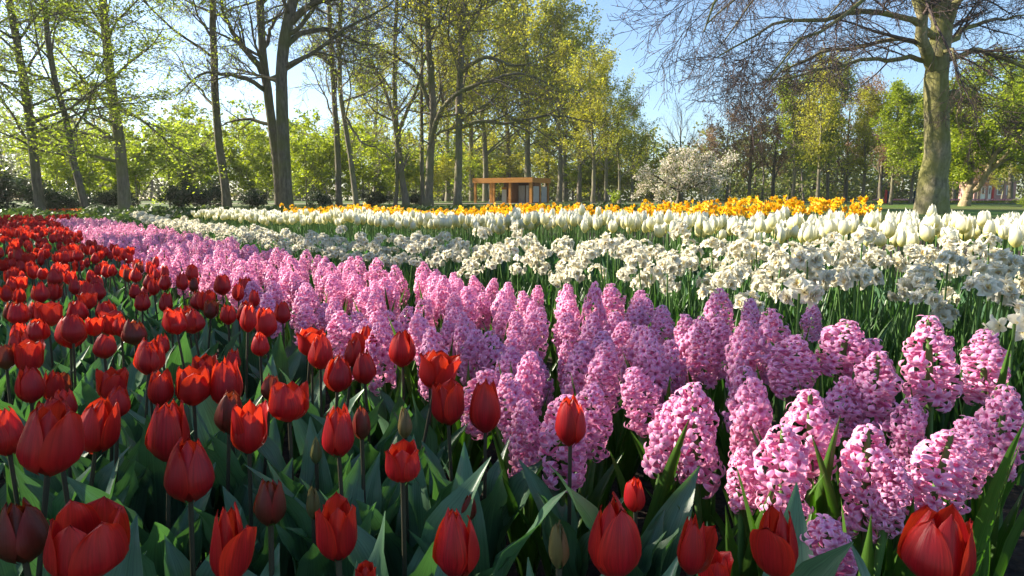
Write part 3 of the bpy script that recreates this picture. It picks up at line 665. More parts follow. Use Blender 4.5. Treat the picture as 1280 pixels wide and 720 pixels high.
right = [
    ('brown', 908, 72, 7.4, 1.2, 'reddish-brown twiggy tree just right of the blossom tree'),
    ('brown', 936, 64, 8.2, 1.1, 'brown budding tree second to the right of the blossom tree'),
    ('brown', 966, 74, 9.0, 1.2, 'taller brown budding tree behind the bright green one'),
    ('green', 990, 60, 8.6, 0.9, 'bright green young tree under the tips of the beech twigs'),
    ('olive', 1022, 56, 9.0, 0.9, 'two-trunked looking olive tree in the middle of the lawn edge'),
    ('green', 1034, 66, 9.4, 0.9, 'fresh green tree close behind the olive one'),
    ('brown', 1056, 70, 9.2, 1.2, 'brown twiggy tree between the olive tree and the beech'),
    ('olive', 1078, 62, 7.6, 1.0, 'smaller olive tree left of the two dark posts'),
    ('brown', 1100, 76, 9.0, 1.3, 'far brown tree behind the dark post'),
    ('green', 1113, 52, 6.6, 1.0, 'bright green tree with thin mossy trunk left of the beech trunk'),
    ('green', 1138, 60, 7.4, 1.0, 'fresh green tree half hidden by the beech trunk'),
    ('olive', 1192, 74, 8.5, 1.2, 'olive tree behind the pale pollard, right of the beech trunk'),
    ('brown', 1230, 96, 9.0, 1.4, 'far brown tree above the pink house'),
    ('olive', 1252, 80, 4.5, 1.2, 'small olive tree partly hiding the pink house'),
    ('brown', 1222, 82, 4.0, 1.2, 'small brown tree before the corner of the pink house'),
    ('green', 1262, 64, 10.5, 1.1, 'tall green tree behind the pollard crown'),
    ('olive', 1283, 58, 6.0, 1.0, 'golden-olive tree at the right edge with pale trunk'),
    ('brown', 884, 84, 6.6, 1.3, 'low brown tree far behind the blossom tree'),
]
for i, (kind, px, D, H, w, lab) in enumerate(right):
    pr = RP[kind][i % len(RP[kind])]
    p = at(px, 250, D); p[2] = gz(D)
    s = H * 1.3 / (10.5 if kind == 'brown' else 11.0)
    copy_tree(pr, p, i * 1.9, (s * w, s * w, s), lab, group='background trees across the lawn')
pr = SHR['green'][0]
p = at(1290, 250, 40); p[2] = gz(40)
copy_tree(pr, p, 0.4, (0.20, 0.20, 0.10), 'low rounded green bush on the lawn at the right edge', group='bushes under the trees')
p = at(770, 250, 48); p[2] = gz(48)
copy_tree(SHR['green'][0], p, 2.0, (0.16, 0.16, 0.16), 'small pale bush left of the blossom tree trunk', group='bushes under the trees')
# bushes added out of view on the sun side, sized to shade the beds
for i, (kind, x, y, H, w) in enumerate((('green', -12.5, 2.0, 3.6, 1.3), ('lime', -13.0, 5.4, 4.5, 1.2), ('green', -14.0, 8.4, 4.0, 1.2), ('green', -15.5, 11.2, 3.8, 1.2), ('dark', -15.8, 13.2, 3.2, 1.3), ('green', -17.5, 14.5, 5.0, 1.1), ('dark', -13.0, -1.0, 3.0, 1.3))):
    s = H / (2.2 if kind == 'dark' else 5.0)
    copy_tree(SHR[kind][0], (x, y, gz(y)), i * 1.3, (s * w, s * w, s), ['leafy shrub', 'lime shrub', 'tall leafy shrub', 'rounded leafy shrub', 'dark bush', 'smaller leafy shrub', 'low dark bush'][i] + ' added unseen beyond the left edge to shade the red bed', group='bushes under the trees')
for lst in list(SHR.values()) + list(RP.values()):
    for o in lst:
        for c in list(o.children): bpy.data.objects.remove(c)
        bpy.data.objects.remove(o)
# far wood closing the view
rng = np.random.RandomState(9)
tg = Geo()
n = 230
xs = rng.uniform(-125, 125, n); ys = rng.uniform(96, 125, n)
hs = np.where(xs < 0, 11.5, 10.5) * (0.7 + 0.5 * rng.rand(n))
P = np.zeros((n, 4, 3)); zz = np.linspace(0, 1, 4)
P[:, :, 0] = xs[:, None] + rng.randn(n, 4) * 0.25; P[:, :, 1] = ys[:, None]; P[:, :, 2] = 0.5 + hs[:, None] * zz
tg.add(*tube_arrays(P, 0.17 * (1.1 - zz)[None].repeat(n, 0), 5))
C = []
for x, y, h in zip(xs, ys, hs):
    for _ in range(14):
        c = np.array((x + rng.randn() * 2.0, y + rng.randn() * 2.0, 0.5 + h * (0.04 + 0.93 * rng.rand() ** 1.2)))
        C.append(c + rng.randn(46, 3) * (1.0, 1.0, 0.7))
C = np.concatenate(C); C[:, 2] = np.maximum(C[:, 2], 0.6)
V, Q = cards(rng, C, 0.62, 0.4)
tg.add(V, Q, None, 1)
o = link('far_woods', tg.mesh('far_woods', [M['twig_grey'], M['leaf_wood']], smooth=False)); kindof(o, 'stuff')
tag(o, 'hazy far belt of leafing woodland closing the view behind the park trees', 'woodland')
# thin spring haze between the camera and the far trees
g = Geo(); box(g, 0, 45, 14.5, 300, 180, 32)
hm_ = bpy.data.materials.new('haze_air'); hm_.use_nodes = True
hn = hm_.node_tree; hn.nodes.clear()
ho = hn.nodes.new('ShaderNodeOutputMaterial'); hv = hn.nodes.new('ShaderNodeVolumePrincipled')
hv.inputs['Color'].default_value = (0.95, 0.95, 0.92, 1); hv.inputs['Density'].default_value = 0.0004; hv.inputs['Anisotropy'].default_value = 0.45
hn.links.new(hv.outputs[0], ho.inputs['Volume'])
hz_ = link('haze', g.mesh('haze', hm_, smooth=False)); tag(hz_, 'thin sunlit spring haze hanging between the trees', 'haze'); hz_['kind'] = 'stuff'
# low undergrowth that edges the wood behind the beds
rng = np.random.RandomState(21)
n = 15000
X = rng.uniform(-24, 6, n); Y = 17.5 + 9 * rng.rand(n) ** 0.8 + np.maximum(0, X + 6) * 0.9
Z = np.array([gz(v) for v in Y]) + 0.36 * rng.rand(n) * (0.5 + 0.5 * np.sin(X * 1.3 + Y) ** 2)
g = Geo(); g.add(*cards(rng, np.stack([X, Y, Z], -1), 0.16, 0.5, 0.7))
o = link('undergrowth', g.mesh('undergrowth', M['leaf_cover'], smooth=False)); o['kind'] = 'stuff'
tag(o, 'low dark green undergrowth along the edge of the wood behind the flower beds', 'undergrowth')
# ------------------------------------------------------------------ timber pavilion
def part(name, parent, mat, *boxes, smooth=False, label=None):
    g = Geo()
    for b in boxes: box(g, *b)
    o = link(name, g.mesh(name, mat, smooth=smooth), parent)
    if label: o['label'] = label
    return o
PD = 60.0
pb = at(628, 250, PD); pz = gz(PD) - 0.22
pav = empty('timber_pavilion', (pb[0], PD, pz), 'open orange timber pavilion with flat roof standing among the tree trunks', 'pavilion')
pav.rotation_euler = (0, 0, RAD(-27)); pav.scale = (0.83, 0.83, 0.86)
part('floor', pav, M['timber_dark'], (0, 2.2, 0.09, 7.0, 4.6, 0.18))
part('roof', pav, M['roofing'], (0.0, 2.2, 2.74, 6.9, 4.5, 0.10))
fa = part('fascia', pav, M['timber'], (0.0, -0.09, 2.56, 7.1, 0.10, 0.50))
part('fascia', pav, M['timber'], (3.50, 2.26, 2.56, 0.10, 4.58, 0.496))
part('fascia', pav, M['timber'], (-3.50, 2.26, 2.56, 0.10, 4.58, 0.496))
for x, w in ((-3.34, 0.24), (-1.42, 0.28), (-1.08, 0.24), (0.85, 0.24), (3.28, 0.28)):
    part('post', pav, M['timber'], (x, 0.10, 1.29, w, 0.20, 2.22))
for y in (2.2, 4.3): part('post', pav, M['timber'], (3.32, y, 1.29, 0.18, 0.18, 2.22))
part('post', pav, M['timber'], (-3.34, 4.3, 1.29, 0.18, 0.18, 2.22))
part('back_wall', pav, M['timber_dark'], (1.05, 2.42, 1.29, 4.3, 0.10, 2.22))
part('partition', pav, M['timber_dark'], (0.95, 1.35, 1.29, 0.09, 2.0, 2.218))
part('side_wall', pav, M['timber_dark'], (3.30, 1.6, 1.29, 0.08, 1.5, 2.214))
part('bench', pav, M['timber'], (0.35, 1.4, 0.42, 0.8, 0.5, 0.48))
dp = part('display_panel', pav, M['white_paint'], (-0.62, 1.6, 0.92, 0.52, 0.05, 1.48), label='plain white panel in the middle bay')
part('header', dp, M['timber'], (-0.62, 1.57, 1.78, 0.56, 0.04, 0.22))
g = Geo()
prof = [(-.36, 0), (.36, 0), (.36, 1.5)] + [(.36 * math.cos(a), 1.5 + .36 * math.sin(a)) for a in np.linspace(0.2, math.pi - 0.2, 9)] + [(-.36, 1.5)]
pr_ = np.array(prof); n_ = len(pr_)
fr = np.stack([pr_[:, 0] + 0.22, np.full(n_, 1.70), pr_[:, 1] + 0.2], -1); bk = fr + (0, .06, 0)
c0, c1 = fr.mean(0), bk.mean(0)
V = np.concatenate([fr, bk, [c0], [c1]]); Q = []
for i in range(n_):
    j = (i + 1) % n_
    Q += [(i, j, j + n_, i + n_), (2 * n_, i, j, j), (2 * n_ + 1, j + n_, i + n_, i + n_)]
Q2 = [q for q in Q if len(set(q)) == 4]; T = [q[:3] for q in Q if len(set(q)) == 3]
for a, b, c in T:
    V = np.concatenate([V, [(V[b] + V[c]) / 2]]); Q2.append((a, b, len(V) - 1, c))
g.add(V, Q2)
ap = link('arched_panel', g.mesh('arched_panel', M['white_paint'], smooth=False), pav); ap['label'] = 'round-topped white panel in the middle bay'
part('opening', ap, M['dark_glass'], (0.22, 1.685, 1.60, 0.22, 0.02, 0.34))
for x, y, w in ((1.55, 1.5, 0.75), (2.35, 1.2, 0.30)):
    part('display_panel', pav, M['grey_panel'], (x, y, 1.12, w, 0.06, 1.84), label='grey panel standing in the end bay')
part('window', pav, M['grey_panel'], (3.36, 1.2, 1.15, 0.05, 1.3, 1.6))
part('window', pav, M['grey_panel'], (3.36, 3.2, 1.15, 0.05, 1.3, 1.6))
sc_ = empty('white_sculpture', (0, 0, 0), 'thin white upright figure-like ornament in the open bay of the pavilion', 'ornament')
g = Geo(); zz = np.linspace(0, 1.75, 9)
g.add(*tube_arrays(np.stack([0.10 * np.sin(zz * 2.2), zz * 0, zz], -1)[None], np.array([[.16, .13, .10, .12, .15, .13, .10, .12, .04]]), 10))
link('body', g.mesh('body', M['white_paint']), sc_)
g = Geo(); box(g, 0, 0, 0.05, 0.6, 0.6, 0.1); link('plinth', g.mesh('plinth', M['grey_panel'], smooth=False), sc_)
pm = Matrix.Translation((pb[0], PD, pz)) @ Matrix.Rotation(RAD(-27), 4, 'Z') @ Matrix.Diagonal((.83, .83, .86, 1))
sc_.location = pm @ Vector((-2.35, 1.5, 0.18))
for ch in sc_.children: ch.location.z = 0.0
# ------------------------------------------------------------------ far pink house, low roofs, posts
HD = 86.0
hb = at(1243, 250, HD); hz = gz(HD)
house = empty('pink_house', (hb[0], HD, hz), 'small pink house with white-framed door and windows far beyond the lawn', 'house')
part('wall', house, M['pink_wall'], (0, 1.5, 1.15, 5.2, 3.0, 2.3))
part('roof', house, M['tile_roof'], (0, 1.5, 2.42, 5.7, 3.5, 0.22))
d_ = part('door', house, M['white_paint'], (-1.55, -0.03, 0.95, 0.55, 0.06, 1.9)); part('pane', d_, M['dark_glass'], (-1.55, -0.07, 1.3, 0.24, 0.03, 0.8))
d_ = part('door', house, M['white_paint'], (-0.72, -0.03, 0.95, 0.35, 0.06, 1.9)); part('pane', d_, M['dark_glass'], (-0.72, -0.07, 1.3, 0.14, 0.03, 0.8))
for x in (0.6, 1.75):
    w_ = part('window', house, M['white_paint'], (x, -0.03, 1.35, 0.8, 0.06, 1.2)); part('pane', w_, M['dark_glass'], (x, -0.07, 1.35, 0.56, 0.03, 0.92))
part('shutter', house, M['red_paint'], (-0.28, -0.03, 0.95, 0.28, 0.06, 1.9))
for i, (px, D, h, fl, lab) in enumerate(((1108.5, 60, 1.15, 1, 'red and dark blue post pair standing left of the thin mossy trunk'), (1144.5, 60, 1.2, -1, 'dark blue and red post pair next to the beech trunk'))):
    b = at(px, 250, D)
    pp = empty('painted_post', (b[0], D, gz(D)), lab, 'post')
    for nm, mt, dx, hh in (('red_board', 'red_paint', -0.10 * fl, h), ('blue_board', 'blue_paint', 0.105 * fl, h * 0.9)):
        g = Geo(); g.add(*tube_arrays(np.array([[(dx, 0, -0.05), (dx, 0, 0.02), (dx, 0, hh * .5), (dx, 0, hh - .04), (dx, 0, hh), (dx, 0, hh + .01)]]), np.array([[.10, .10, .098, .096, .08, .01]]), 8))
        link(nm, g.mesh(nm, M[mt]), pp)
# far flower strips (uncountable from here)
def strip(name, label, mat, x0, x1, y, depth, h, n, size, seed):
    r = np.random.RandomState(seed)
    X = r.uniform(x0, x1, n); Y = y + r.uniform(0, depth, n)
    g = Geo()
    C = np.stack([X, Y, [gz(v) for v in Y] + h * (0.75 + 0.3 * r.rand(n))], -1)
    g.add(*cards(r, C, size, 0.2, 0.9), None, 0)
    n2 = n
    C2 = np.stack([r.uniform(x0, x1, n2), y + r.uniform(0, depth, n2), gz(y) + h * 0.65 * r.rand(n2)], -1)
    V, Q = cards(r, C2, size * 1.3, 0.1, 0.4); g.add(V, Q, None, 1)
    o = link(name, g.mesh(name, [mat, M['leaf_green']], smooth=False)); tag(o, label, 'flowers'); o['kind'] = 'stuff'
def xat(px, D): return at(px, 250, D)[0]
strip('far_pink_flowers', 'thin pink and cream strip of flowers along the far side of the lawn', M['pink_tulips'], xat(1085, 62), xat(1262, 62), 60, 1.6, 0.33, 2600, 0.10, 3)
strip('far_orange_flowers', 'thin orange strip of flowers at the foot of the leaning trunk', M['orange_tulips'], xat(84, 25), xat(136, 25), 23.6, 0.6, 0.26, 170, 0.07, 4)
# ------------------------------------------------------------------ flower geometry
def petal_grid(phi0, R, top, hw, hgt, rng, nu=9, nv=10, lean=0.0, r_off=0.0, tipbend=0.0, v0=0.2, maxv=0.36, ruff=0.02, mat=0):
    u = np.linspace(-1, 1, nu)[None, :]; v = np.linspace(0, 1, nv)[:, None]
    wid = np.maximum(1 - v ** 4.5, 0) ** 0.62 * (0.5 + 0.5 * np.minimum(1, v / 0.34) ** 0.8)
    wid = np.maximum(wid, 0.02)
    phi = phi0 + u * wid * hw
    ph0 = rng.rand() * 6.28
    lo = v0 + (1 - v0) * np.sin(np.pi / 2 * np.minimum(1, v / maxv)) ** 0.85
    hi = 1 + (top - 1) * np.maximum(0, (v - maxv) / (1 - maxv)) ** 1.5
    r = R * np.where(v < maxv, lo, hi) * np.ones_like(u)
    r = r + r_off + R * 0.05 * np.exp(-(u / 0.18) ** 2) * np.sin(np.pi * np.minimum(1, v * 1.1))
    r = r + R * 0.07 * (np.abs(u) ** 3) * (0.4 + v) * (1.0 if r_off > 0 else -0.5) - R * 0.035 * np.cos(u * 9 + ph0) * v * (1 - u * u)
    ph = rng.rand() * 6.28
    r = r + R * ruff * np.sin(u * 5 + ph + v * 3) * v ** 2 + tipbend * R * np.maximum(0, v - 0.75) ** 1.3 * 4
    z = hgt * (v - 0.03 * (u ** 2) * v) * np.ones_like(u) - 0.012 * np.maximum(0, v - .7) * np.abs(np.sin(u * 4 + ph)) * 2 * hgt
    rad, zz = r, z
    if lean:
        c, s = math.cos(lean), math.sin(lean)
        rad, zz = r * c + z * s, z * c - r * s * 0.3
    x, y = rad * np.cos(phi), rad * np.sin(phi)
    V = np.stack([x, y, zz], -1).reshape(-1, 3)
    UV = np.stack([(u + 1) / 2 * np.ones_like(v), v * np.ones_like(u)], -1).reshape(-1, 2)
    return V, gridq(nu, nv), UV
BLOOM = {  # R, top, half angle, lean of single petals
    'egg': dict(R=.36, top=.40, hw=1.12), 'tall': dict(R=.31, top=.44, hw=1.10), 'slim': dict(R=.27, top=.38, hw=1.12), 'open': dict(R=.38, top=.76, hw=0.95),
    'wide': dict(R=.44, top=.95, hw=0.98), 'peel': dict(R=.34, top=.46, hw=1.06, peel=0.42), 'bud': dict(R=.235, top=.16, hw=1.14), 'cup': dict(R=.39, top=.54, hw=1.06)}
def bloom_petals(kind, seed, nu=9, nv=10):
    """six petals of a tulip bloom of height 1, outer three then inner three"""
    b = BLOOM[kind]; rng = np.random.RandomState(seed)
    out = []
    a0 = rng.rand() * 6.28
    pk = rng.randint(3)
    for ring in (0, 1):
        for i in range(3):
            lean = rng.randn() * 0.035 + (0.05 * (b['top'] > .7) * rng.rand())
            if ring == 0 and i == pk and 'peel' in b: lean += b['peel']
            out.append(petal_grid(a0 + i * 2.094 + ring * 1.047 + rng.randn() * .06, b['R'] * (1 + rng.randn() * .03), b['top'] * (1 + rng.randn() * .08), b['hw'] * (1.0 if ring == 0 else .92),
                                  (0.98 if ring == 0 else 1.0) + rng.randn() * .035, rng, nu, nv, lean, (0.028 if ring == 0 else -0.02), rng.randn() * .14 + (.07 if b['top'] > .7 else -.05)))
    return out
def bloom_geo(kind, seed, nu=9, nv=10, mat=0):
    g = Geo()
    for V, Q, UV in bloom_petals(kind, seed, nu, nv): g.add(V, Q, UV, mat)
    return g
def leaf_grid(L, W, th0, th1, seed, nu=5, nv=12, fold=0.3, wave=0.012, az=0.0, twist=0.4, blunt=0.8, rb=0.006, basew=0.45):
    rng = np.random.RandomState(seed)
    v = np.linspace(0, 1, nv); u = np.linspace(-1, 1, nu)
    th = th0 + th1 * v ** 1.7
    ds = L / (nv - 1)
    r = rb + np.concatenate([[0], np.cumsum(np.sin(th[:-1]) * ds)]); z = np.concatenate([[0], np.cumsum(np.cos(th[:-1]) * ds)])
    w = W * 0.5 * np.maximum(0.015, (basew + (1 - basew) * np.sin(np.pi * np.minimum(1, v * 1.02) ** 0.72) ** blunt) * (1 - v ** 5) )
    nr, nz_ = -np.cos(th), np.sin(th)            # towards the stem
    tw = twist * v * rng.randn()
    ph = rng.rand() * 6.28
    U, VV = np.meshgrid(u, v)
    off = fold * w[:, None] * np.abs(U) ** 1.6 + wave * np.sin(VV * 15 + ph + U * 1.2) * np.abs(U) * np.sin(np.pi * VV)
    side = U * w[:, None] * (1 - 0.12 * fold)
    ct, st = np.cos(tw)[:, None], np.sin(tw)[:, None]
    s2, o2 = side * ct - off * st, side * st + off * ct
    X = r[:, None] + nr[:, None] * o2; Z = z[:, None] + nz_[:, None] * o2; Y = s2
    bend = rng.randn() * 0.10 * L * (VV ** 2); Y = Y + bend
    c, s = math.cos(az), math.sin(az)
    P = np.stack([X * c - Y * s, X * s + Y * c, Z], -1).reshape(-1, 3)
    return P, gridq(nu, nv), np.stack([(U + 1) / 2, VV], -1).reshape(-1, 2)
def rotz(a): c, s = math.cos(a), math.sin(a); return np.array(((c, -s, 0, 0), (s, c, 0, 0), (0, 0, 1, 0), (0, 0, 0, 1.0)))
def mat4(loc=(0, 0, 0), az=0.0, sc=(1, 1, 1), tilt=(0, 0)):
    m = Matrix.Translation(loc) @ Matrix.Rotation(tilt[0], 4, 'X') @ Matrix.Rotation(tilt[1], 4, 'Y') @ Matrix.Rotation(az, 4, 'Z') @ Matrix.Diagonal((sc[0], sc[1], sc[2], 1))
    return np.array(m)
def align(d, spin=0.0):
    q = Vector(d).to_track_quat('Z', 'Y'); return np.array((q.to_matrix() @ Matrix.Rotation(spin, 3, 'Z')).to_4x4())
# hyacinth
def floret_geo(seed, nv=6, nu=3, size=0.0225, open_=1.0):
    """one floret pointing along +Z: short tube, six narrow petals curling back"""
    rng = np.random.RandomState(seed); g = Geo()
    a0 = rng.rand() * 6.28
    for i in range(6):
        az = a0 + i * 1.0472 + rng.randn() * .08
        L = size * (1.0 if i % 2 else .92) * (1 + rng.randn() * .06); W = size * (.37 if i % 2 else .31)
        v = np.linspace(0, 1, nv); th = np.radians(28 + (190 * open_ + rng.randn() * 28) * v ** 0.9)
        ds = L / (nv - 1)
        r = 0.0026 + np.concatenate([[0], np.cumsum(np.sin(th[:-1]) * ds)]); z = 0.004 + np.concatenate([[0], np.cumsum(np.cos(th[:-1]) * ds)])
        w = W * .5 * np.array([.55 + .45 * math.sin(math.pi * min(1, .25 + t * .62)) for t in v]) * (1 - .75 * v ** 6)
        u = np.linspace(-1, 1, nu); U, VV = np.meshgrid(u, v)
        off = -0.18 * w[:, None] * (1 - U ** 2) + 0.1 * w[:, None]
        X = r[:, None] + np.cos(th)[:, None] * off; Z = z[:, None] - np.sin(th)[:, None] * off; Y = U * w[:, None]
        c, s = math.cos(az), math.sin(az)
        g.add(np.stack([X * c - Y * s, X * s + Y * c, Z], -1).reshape(-1, 3), gridq(nu, nv), np.stack([(U + 1) / 2, VV], -1).reshape(-1, 2))
    P = np.array([[(0, 0, -0.012), (0, 0, -0.006), (0, 0, 0.001), (0, 0, 0.006)]])
    V, Q = tube_arrays(P, np.array([[.0012, .0032, .0026, .0036]]), 5)
    g.add(V, Q, np.tile((.5, .05), (len(V), 1)))
    return g
def spike_layout(seed, n=36, H=0.135, Rm=0.0235):
    rng = np.random.RandomState(seed); out = []
    for i in range(n):
        t = (i + .5) / n
        z = H * (t ** 0.95); az = i * 2.39996 + rng.randn() * .22
        el = RAD(-22 + 80 * max(0, t - .25) ** 1.5 + rng.randn() * 16)
        R = Rm * (0.86 + .18 * math.sin(math.pi * min(1, t * 1.1)) - .48 * max(0, t - .68) / .32) * (1 + rng.randn() * .16)
        sc = (1.0 - .30 * max(0, t - .7) / .3) * (1 + rng.randn() * .14)
        d = (math.cos(az) * math.cos(el), math.sin(az) * math.cos(el), math.sin(el))
        m = align(d, rng.rand() * 6.28); m[:3, :3] *= sc
        m[:3, 3] = (math.cos(az) * R, math.sin(az) * R, z + .006 * rng.randn() * .4)
        out.append(m)
    m = np.eye(4) * .85; m[3, 3] = 1; m[2, 3] = H + .004; out.append(m)
    return out
# narcissus
def narc_flower_geo(seed, lo=False, size=0.0205):
    rng = np.random.RandomState(seed); g = Geo()
    def ring(n, L, W, tilt, z0, mat, curl, nv=4, nu=3):
        a0 = rng.rand() * 6.28
        for i in range(n):
            az = a0 + i * 6.2832 / n + rng.randn() * .15
            l = L * (1 + rng.randn() * .12); v = np.linspace(0, 1, nv); u = np.linspace(-1, 1, nu)
            th = np.radians(tilt + rng.randn() * 12 + curl * v); ds = l / (nv - 1)
            r = .002 + np.concatenate([[0], np.cumsum(np.sin(th[:-1]) * ds)]); z = z0 + np.concatenate([[0], np.cumsum(np.cos(th[:-1]) * ds)])
            w = W * .5 * (.5 + .5 * np.sin(np.pi * np.minimum(1, v * .95 + .08))) * (1 - .7 * v ** 5); U, VV = np.meshgrid(u, v)
            off = .22 * w[:, None] * U ** 2 + W * .12 * np.sin(U * 3 + rng.rand() * 6) * VV
            X = r[:, None] - np.cos(th)[:, None] * off; Z = z[:, None] + np.sin(th)[:, None] * off; Y = U * w[:, None]
            c, s = math.cos(az), math.sin(az)
            g.add(np.stack([X * c - Y * s, X * s + Y * c, Z], -1).reshape(-1, 3), gridq(nu, nv), np.stack([(U + 1) / 2, VV], -1).reshape(-1, 2), mat)
    k = 3 if lo else 4
    ring(6, size * 1.0, size * .92, 72, 0, 0, 22, k, 2 if lo else 3)
    ring(6, size * .78, size * .74, 50, .002, 0, 20, k, 2 if lo else 3)
    if not lo:
        ring(6, size * .66, size * .66, 30, .004, 0, 30, 4, 3); ring(7, size * .50, size * .5, 30, .004, 1, 26, 3, 3)
    ring(5, size * .42, size * .45, 16, .003, 1, 20, 3, 2 if lo else 3)
    return g
def narc_head_layout(seed, n=7, R=0.028):
    rng = np.random.RandomState(seed); out = []
    a0 = rng.rand() * 6.28
    for i in range(n):
        el = RAD(rng.uniform(-35, 42)) if i < n - 1 else RAD(70); az = a0 + i * 6.28 / (n - 1) + rng.randn() * .3
        d = np.array((math.cos(az) * math.cos(el), math.sin(az) * math.cos(el), math.sin(el)))
        m = align(d, rng.rand() * 6); m[:3, :3] *= 1 + rng.randn() * .1
        m[:3, 3] = d * R * (1 + rng.randn() * .12); out.append(m)
    return out
def daff_flower_geo(seed, lo=False, size=0.023):
    rng = np.random.RandomState(seed); g = Geo(); a0 = rng.rand() * 6
    nv = 3 if lo else 4
    for i in range(6):
        az = a0 + i * 1.0472; v = np.linspace(0, 1, nv); u = np.linspace(-1, 1, 3); U, VV = np.meshgrid(u, v)
        w = size * .36 * (.5 + .5 * np.sin(np.pi * np.minimum(1, v * .9 + .1))) * (1 - .85 * v ** 4)
        X = .003 + VV * size; Y = U * w[:, None]; Z = .1 * size * np.sin(VV * 2 + rng.rand()) + .15 * w[:, None] * U ** 2
        c, s = math.cos(az), math.sin(az)
        g.add(np.stack([X * c - Y * s, X * s + Y * c, Z], -1).reshape(-1, 3), gridq(3, nv), np.stack([(U + 1) / 2, VV], -1).reshape(-1, 2), 0)
    V, Q = tube_arrays(np.array([[(0, 0, -.002), (0, 0, .006), (0, 0, .014), (0, 0, .018)]]), np.array([[.004, .006, .0075, .0105]]), 6 if lo else 9)
    g.add(V, Q, np.tile((.5, .5), (len(V), 1)), 1)
    return g
def stem_geo(h, r, seed, S=6, bend=0.01, mat=0):
    rng = np.random.RandomState(seed); b = rng.randn(2) * bend
    t = np.linspace(0, 1, 6); P = np.stack([b[0] * np.sin(t * np.pi), b[1] * np.sin(t * np.pi), t * h], -1)
    g = Geo(); V, Q = tube_arrays(P[None], (r * np.array([1.15, 1.05, 1, .95, .9, .95]))[None], S); g.add(V, Q, None, mat); return g
# ------------------------------------------------------------------ shared meshes
KINDS = list(BLOOM)
TUL = {}           # (kind, seed) -> (bloom mesh hi, petal meshes, arrays lo, width)
def tul(kind, seed, matname='petal_red'):
    k = (kind, seed, matname)
    if k not in TUL:
        s = KINDS.index(kind) * 17 + seed
        pet = bloom_petals(kind, s)
        g = Geo(); [g.add(*p) for p in pet]
        w = np.abs(np.concatenate([p[0][:, :2] for p in pet])).max() * 2 * .95
        pm_ = []
        for p in pet:
            gg = Geo(); gg.add(*p); pm_.append(gg)
        TUL[k] = dict(bloom=g.mesh('bloom', M[matname]), petals=pm_, w=w, pm=None, lo=bloom_geo(kind, s, 4, 5).arrays(), mat=matname)
    return TUL[k]
def core_mesh():
    g = Geo(); P = np.array([[(0, 0, 0.0), (0, 0, .03), (0, 0, .12), (0, 0, .30), (0, 0, .42), (0, 0, .46)]])
    g.add(*tube_arrays(P, np.array([[.04, .09, .10, .06, .06, .03]]), 8))
    for i in range(6):
        a = i * 1.047; P = np.array([[(.05 * math.cos(a), .05 * math.sin(a), .05), (.12 * math.cos(a), .12 * math.sin(a), .25), (.13 * math.cos(a), .13 * math.sin(a), .42)]])
        g.add(*tube_arrays(P, np.array([[.012, .014, .03]]), 5))
    return g.mesh('pistil', M['stem_green'])
CORE = core_mesh()
TL = []            # tulip leaves
for k in range(10):
    r_ = np.random.RandomState(300 + k)
    TL.append(leaf_grid(r_.uniform(.24, .33), r_.uniform(.058, .082), RAD(r_.uniform(6, 14)), RAD(r_.uniform(8, 46)), 300 + k, 7, 14, r_.uniform(.25, .6), .011, 0, .45))
def one(v, q, uv, mats, name):
    g = Geo(); g.add(v, q, uv); return g.mesh(name, mats)
TLM = [one(*t, M['tulip_leaf'], 'leaf') for t in TL]
WTL = [one(t[0] * (1, .8, 1.35), t[1], t[2], M['tulip_leaf'], 'leaf') for t in TL[:5]]
STM = [stem_geo(1.0, 1.0, k, 7, 0.0).mesh('stem', M['stem_dark']) for k in range(1)]
STG = stem_geo(1.0, 1.0, 3, 7, 0.0).mesh('stem', M['stem_green'])
FLM = [floret_geo(k, 7, 4) for k in range(5)]
FLMM = [f.mesh('floret', M['hya']) for f in FLM]
FLO = [floret_geo(20 + k, 5, 2) for k in range(3)]
FLL = [floret_geo(30 + k, 3, 2, 0.02) for k in range(2)]
def spike_geo(seed, flor, n=36, H=.135, Rm=.0245):
    g = Geo(); lay = spike_layout(seed, n, H, Rm)
    for i, m in enumerate(lay): g.addgeo(flor[(i * 7 + seed) % len(flor)], m)
    return g
SPN = 6
SPR = [.0235, .0205, .0255, .022, .0265, .021]
SPM = [spike_geo(k, FLM, 39 + (7 * k) % 9, .125 + .006 * k, SPR[k]).mesh('flower_spike', M['hya']) for k in range(SPN)]
SPH = [.125 + .006 * k for k in range(SPN)]
def axis_mesh(H):
    g = Geo(); g.add(*tube_arrays(np.array([[(0, 0, -.02), (0, 0, H * .5), (0, 0, H), (0, 0, H + .012)]]), np.array([[.0055, .005, .0035, .001]]), 7))
    return g.mesh('flower_spike', M['stem_green'])
HL = []
for k in range(8):
    r_ = np.random.RandomState(500 + k)
    HL.append(leaf_grid(r_.uniform(.20, .29), r_.uniform(.026, .036), RAD(r_.uniform(8, 18)), RAD(r_.uniform(4, 40)), 500 + k, 5, 10, r_.uniform(.4, .8), .002, 0, .25, .55))
HLM = [one(*t, M['hya_leaf'], 'leaf') for t in HL]
NL = []
for k in range(8):
    r_ = np.random.RandomState(600 + k)
    NL.append(leaf_grid(r_.uniform(.34, .46), r_.uniform(.011, .017), RAD(r_.uniform(2, 9)), RAD(r_.uniform(2, 26)), 600 + k, 3, 9, .35, .0, 0, .3, .4, .004, .7))
NLM = [one(*t, M['narc_leaf'], 'leaf') for t in NL]
NFG = [narc_flower_geo(k) for k in range(4)]
NFM = [f.mesh('flower', [M['narc_petal'], M['narc_core']]) for f in NFG]
NFL = [narc_flower_geo(10 + k, True) for k in range(3)]
DFG = [daff_flower_geo(k) for k in range(3)]; DFM = [f.mesh('flower', [M['yel_petal'], M['yel_cup']]) for f in DFG]
DFL = [daff_flower_geo(10 + k, True) for k in range(2)]
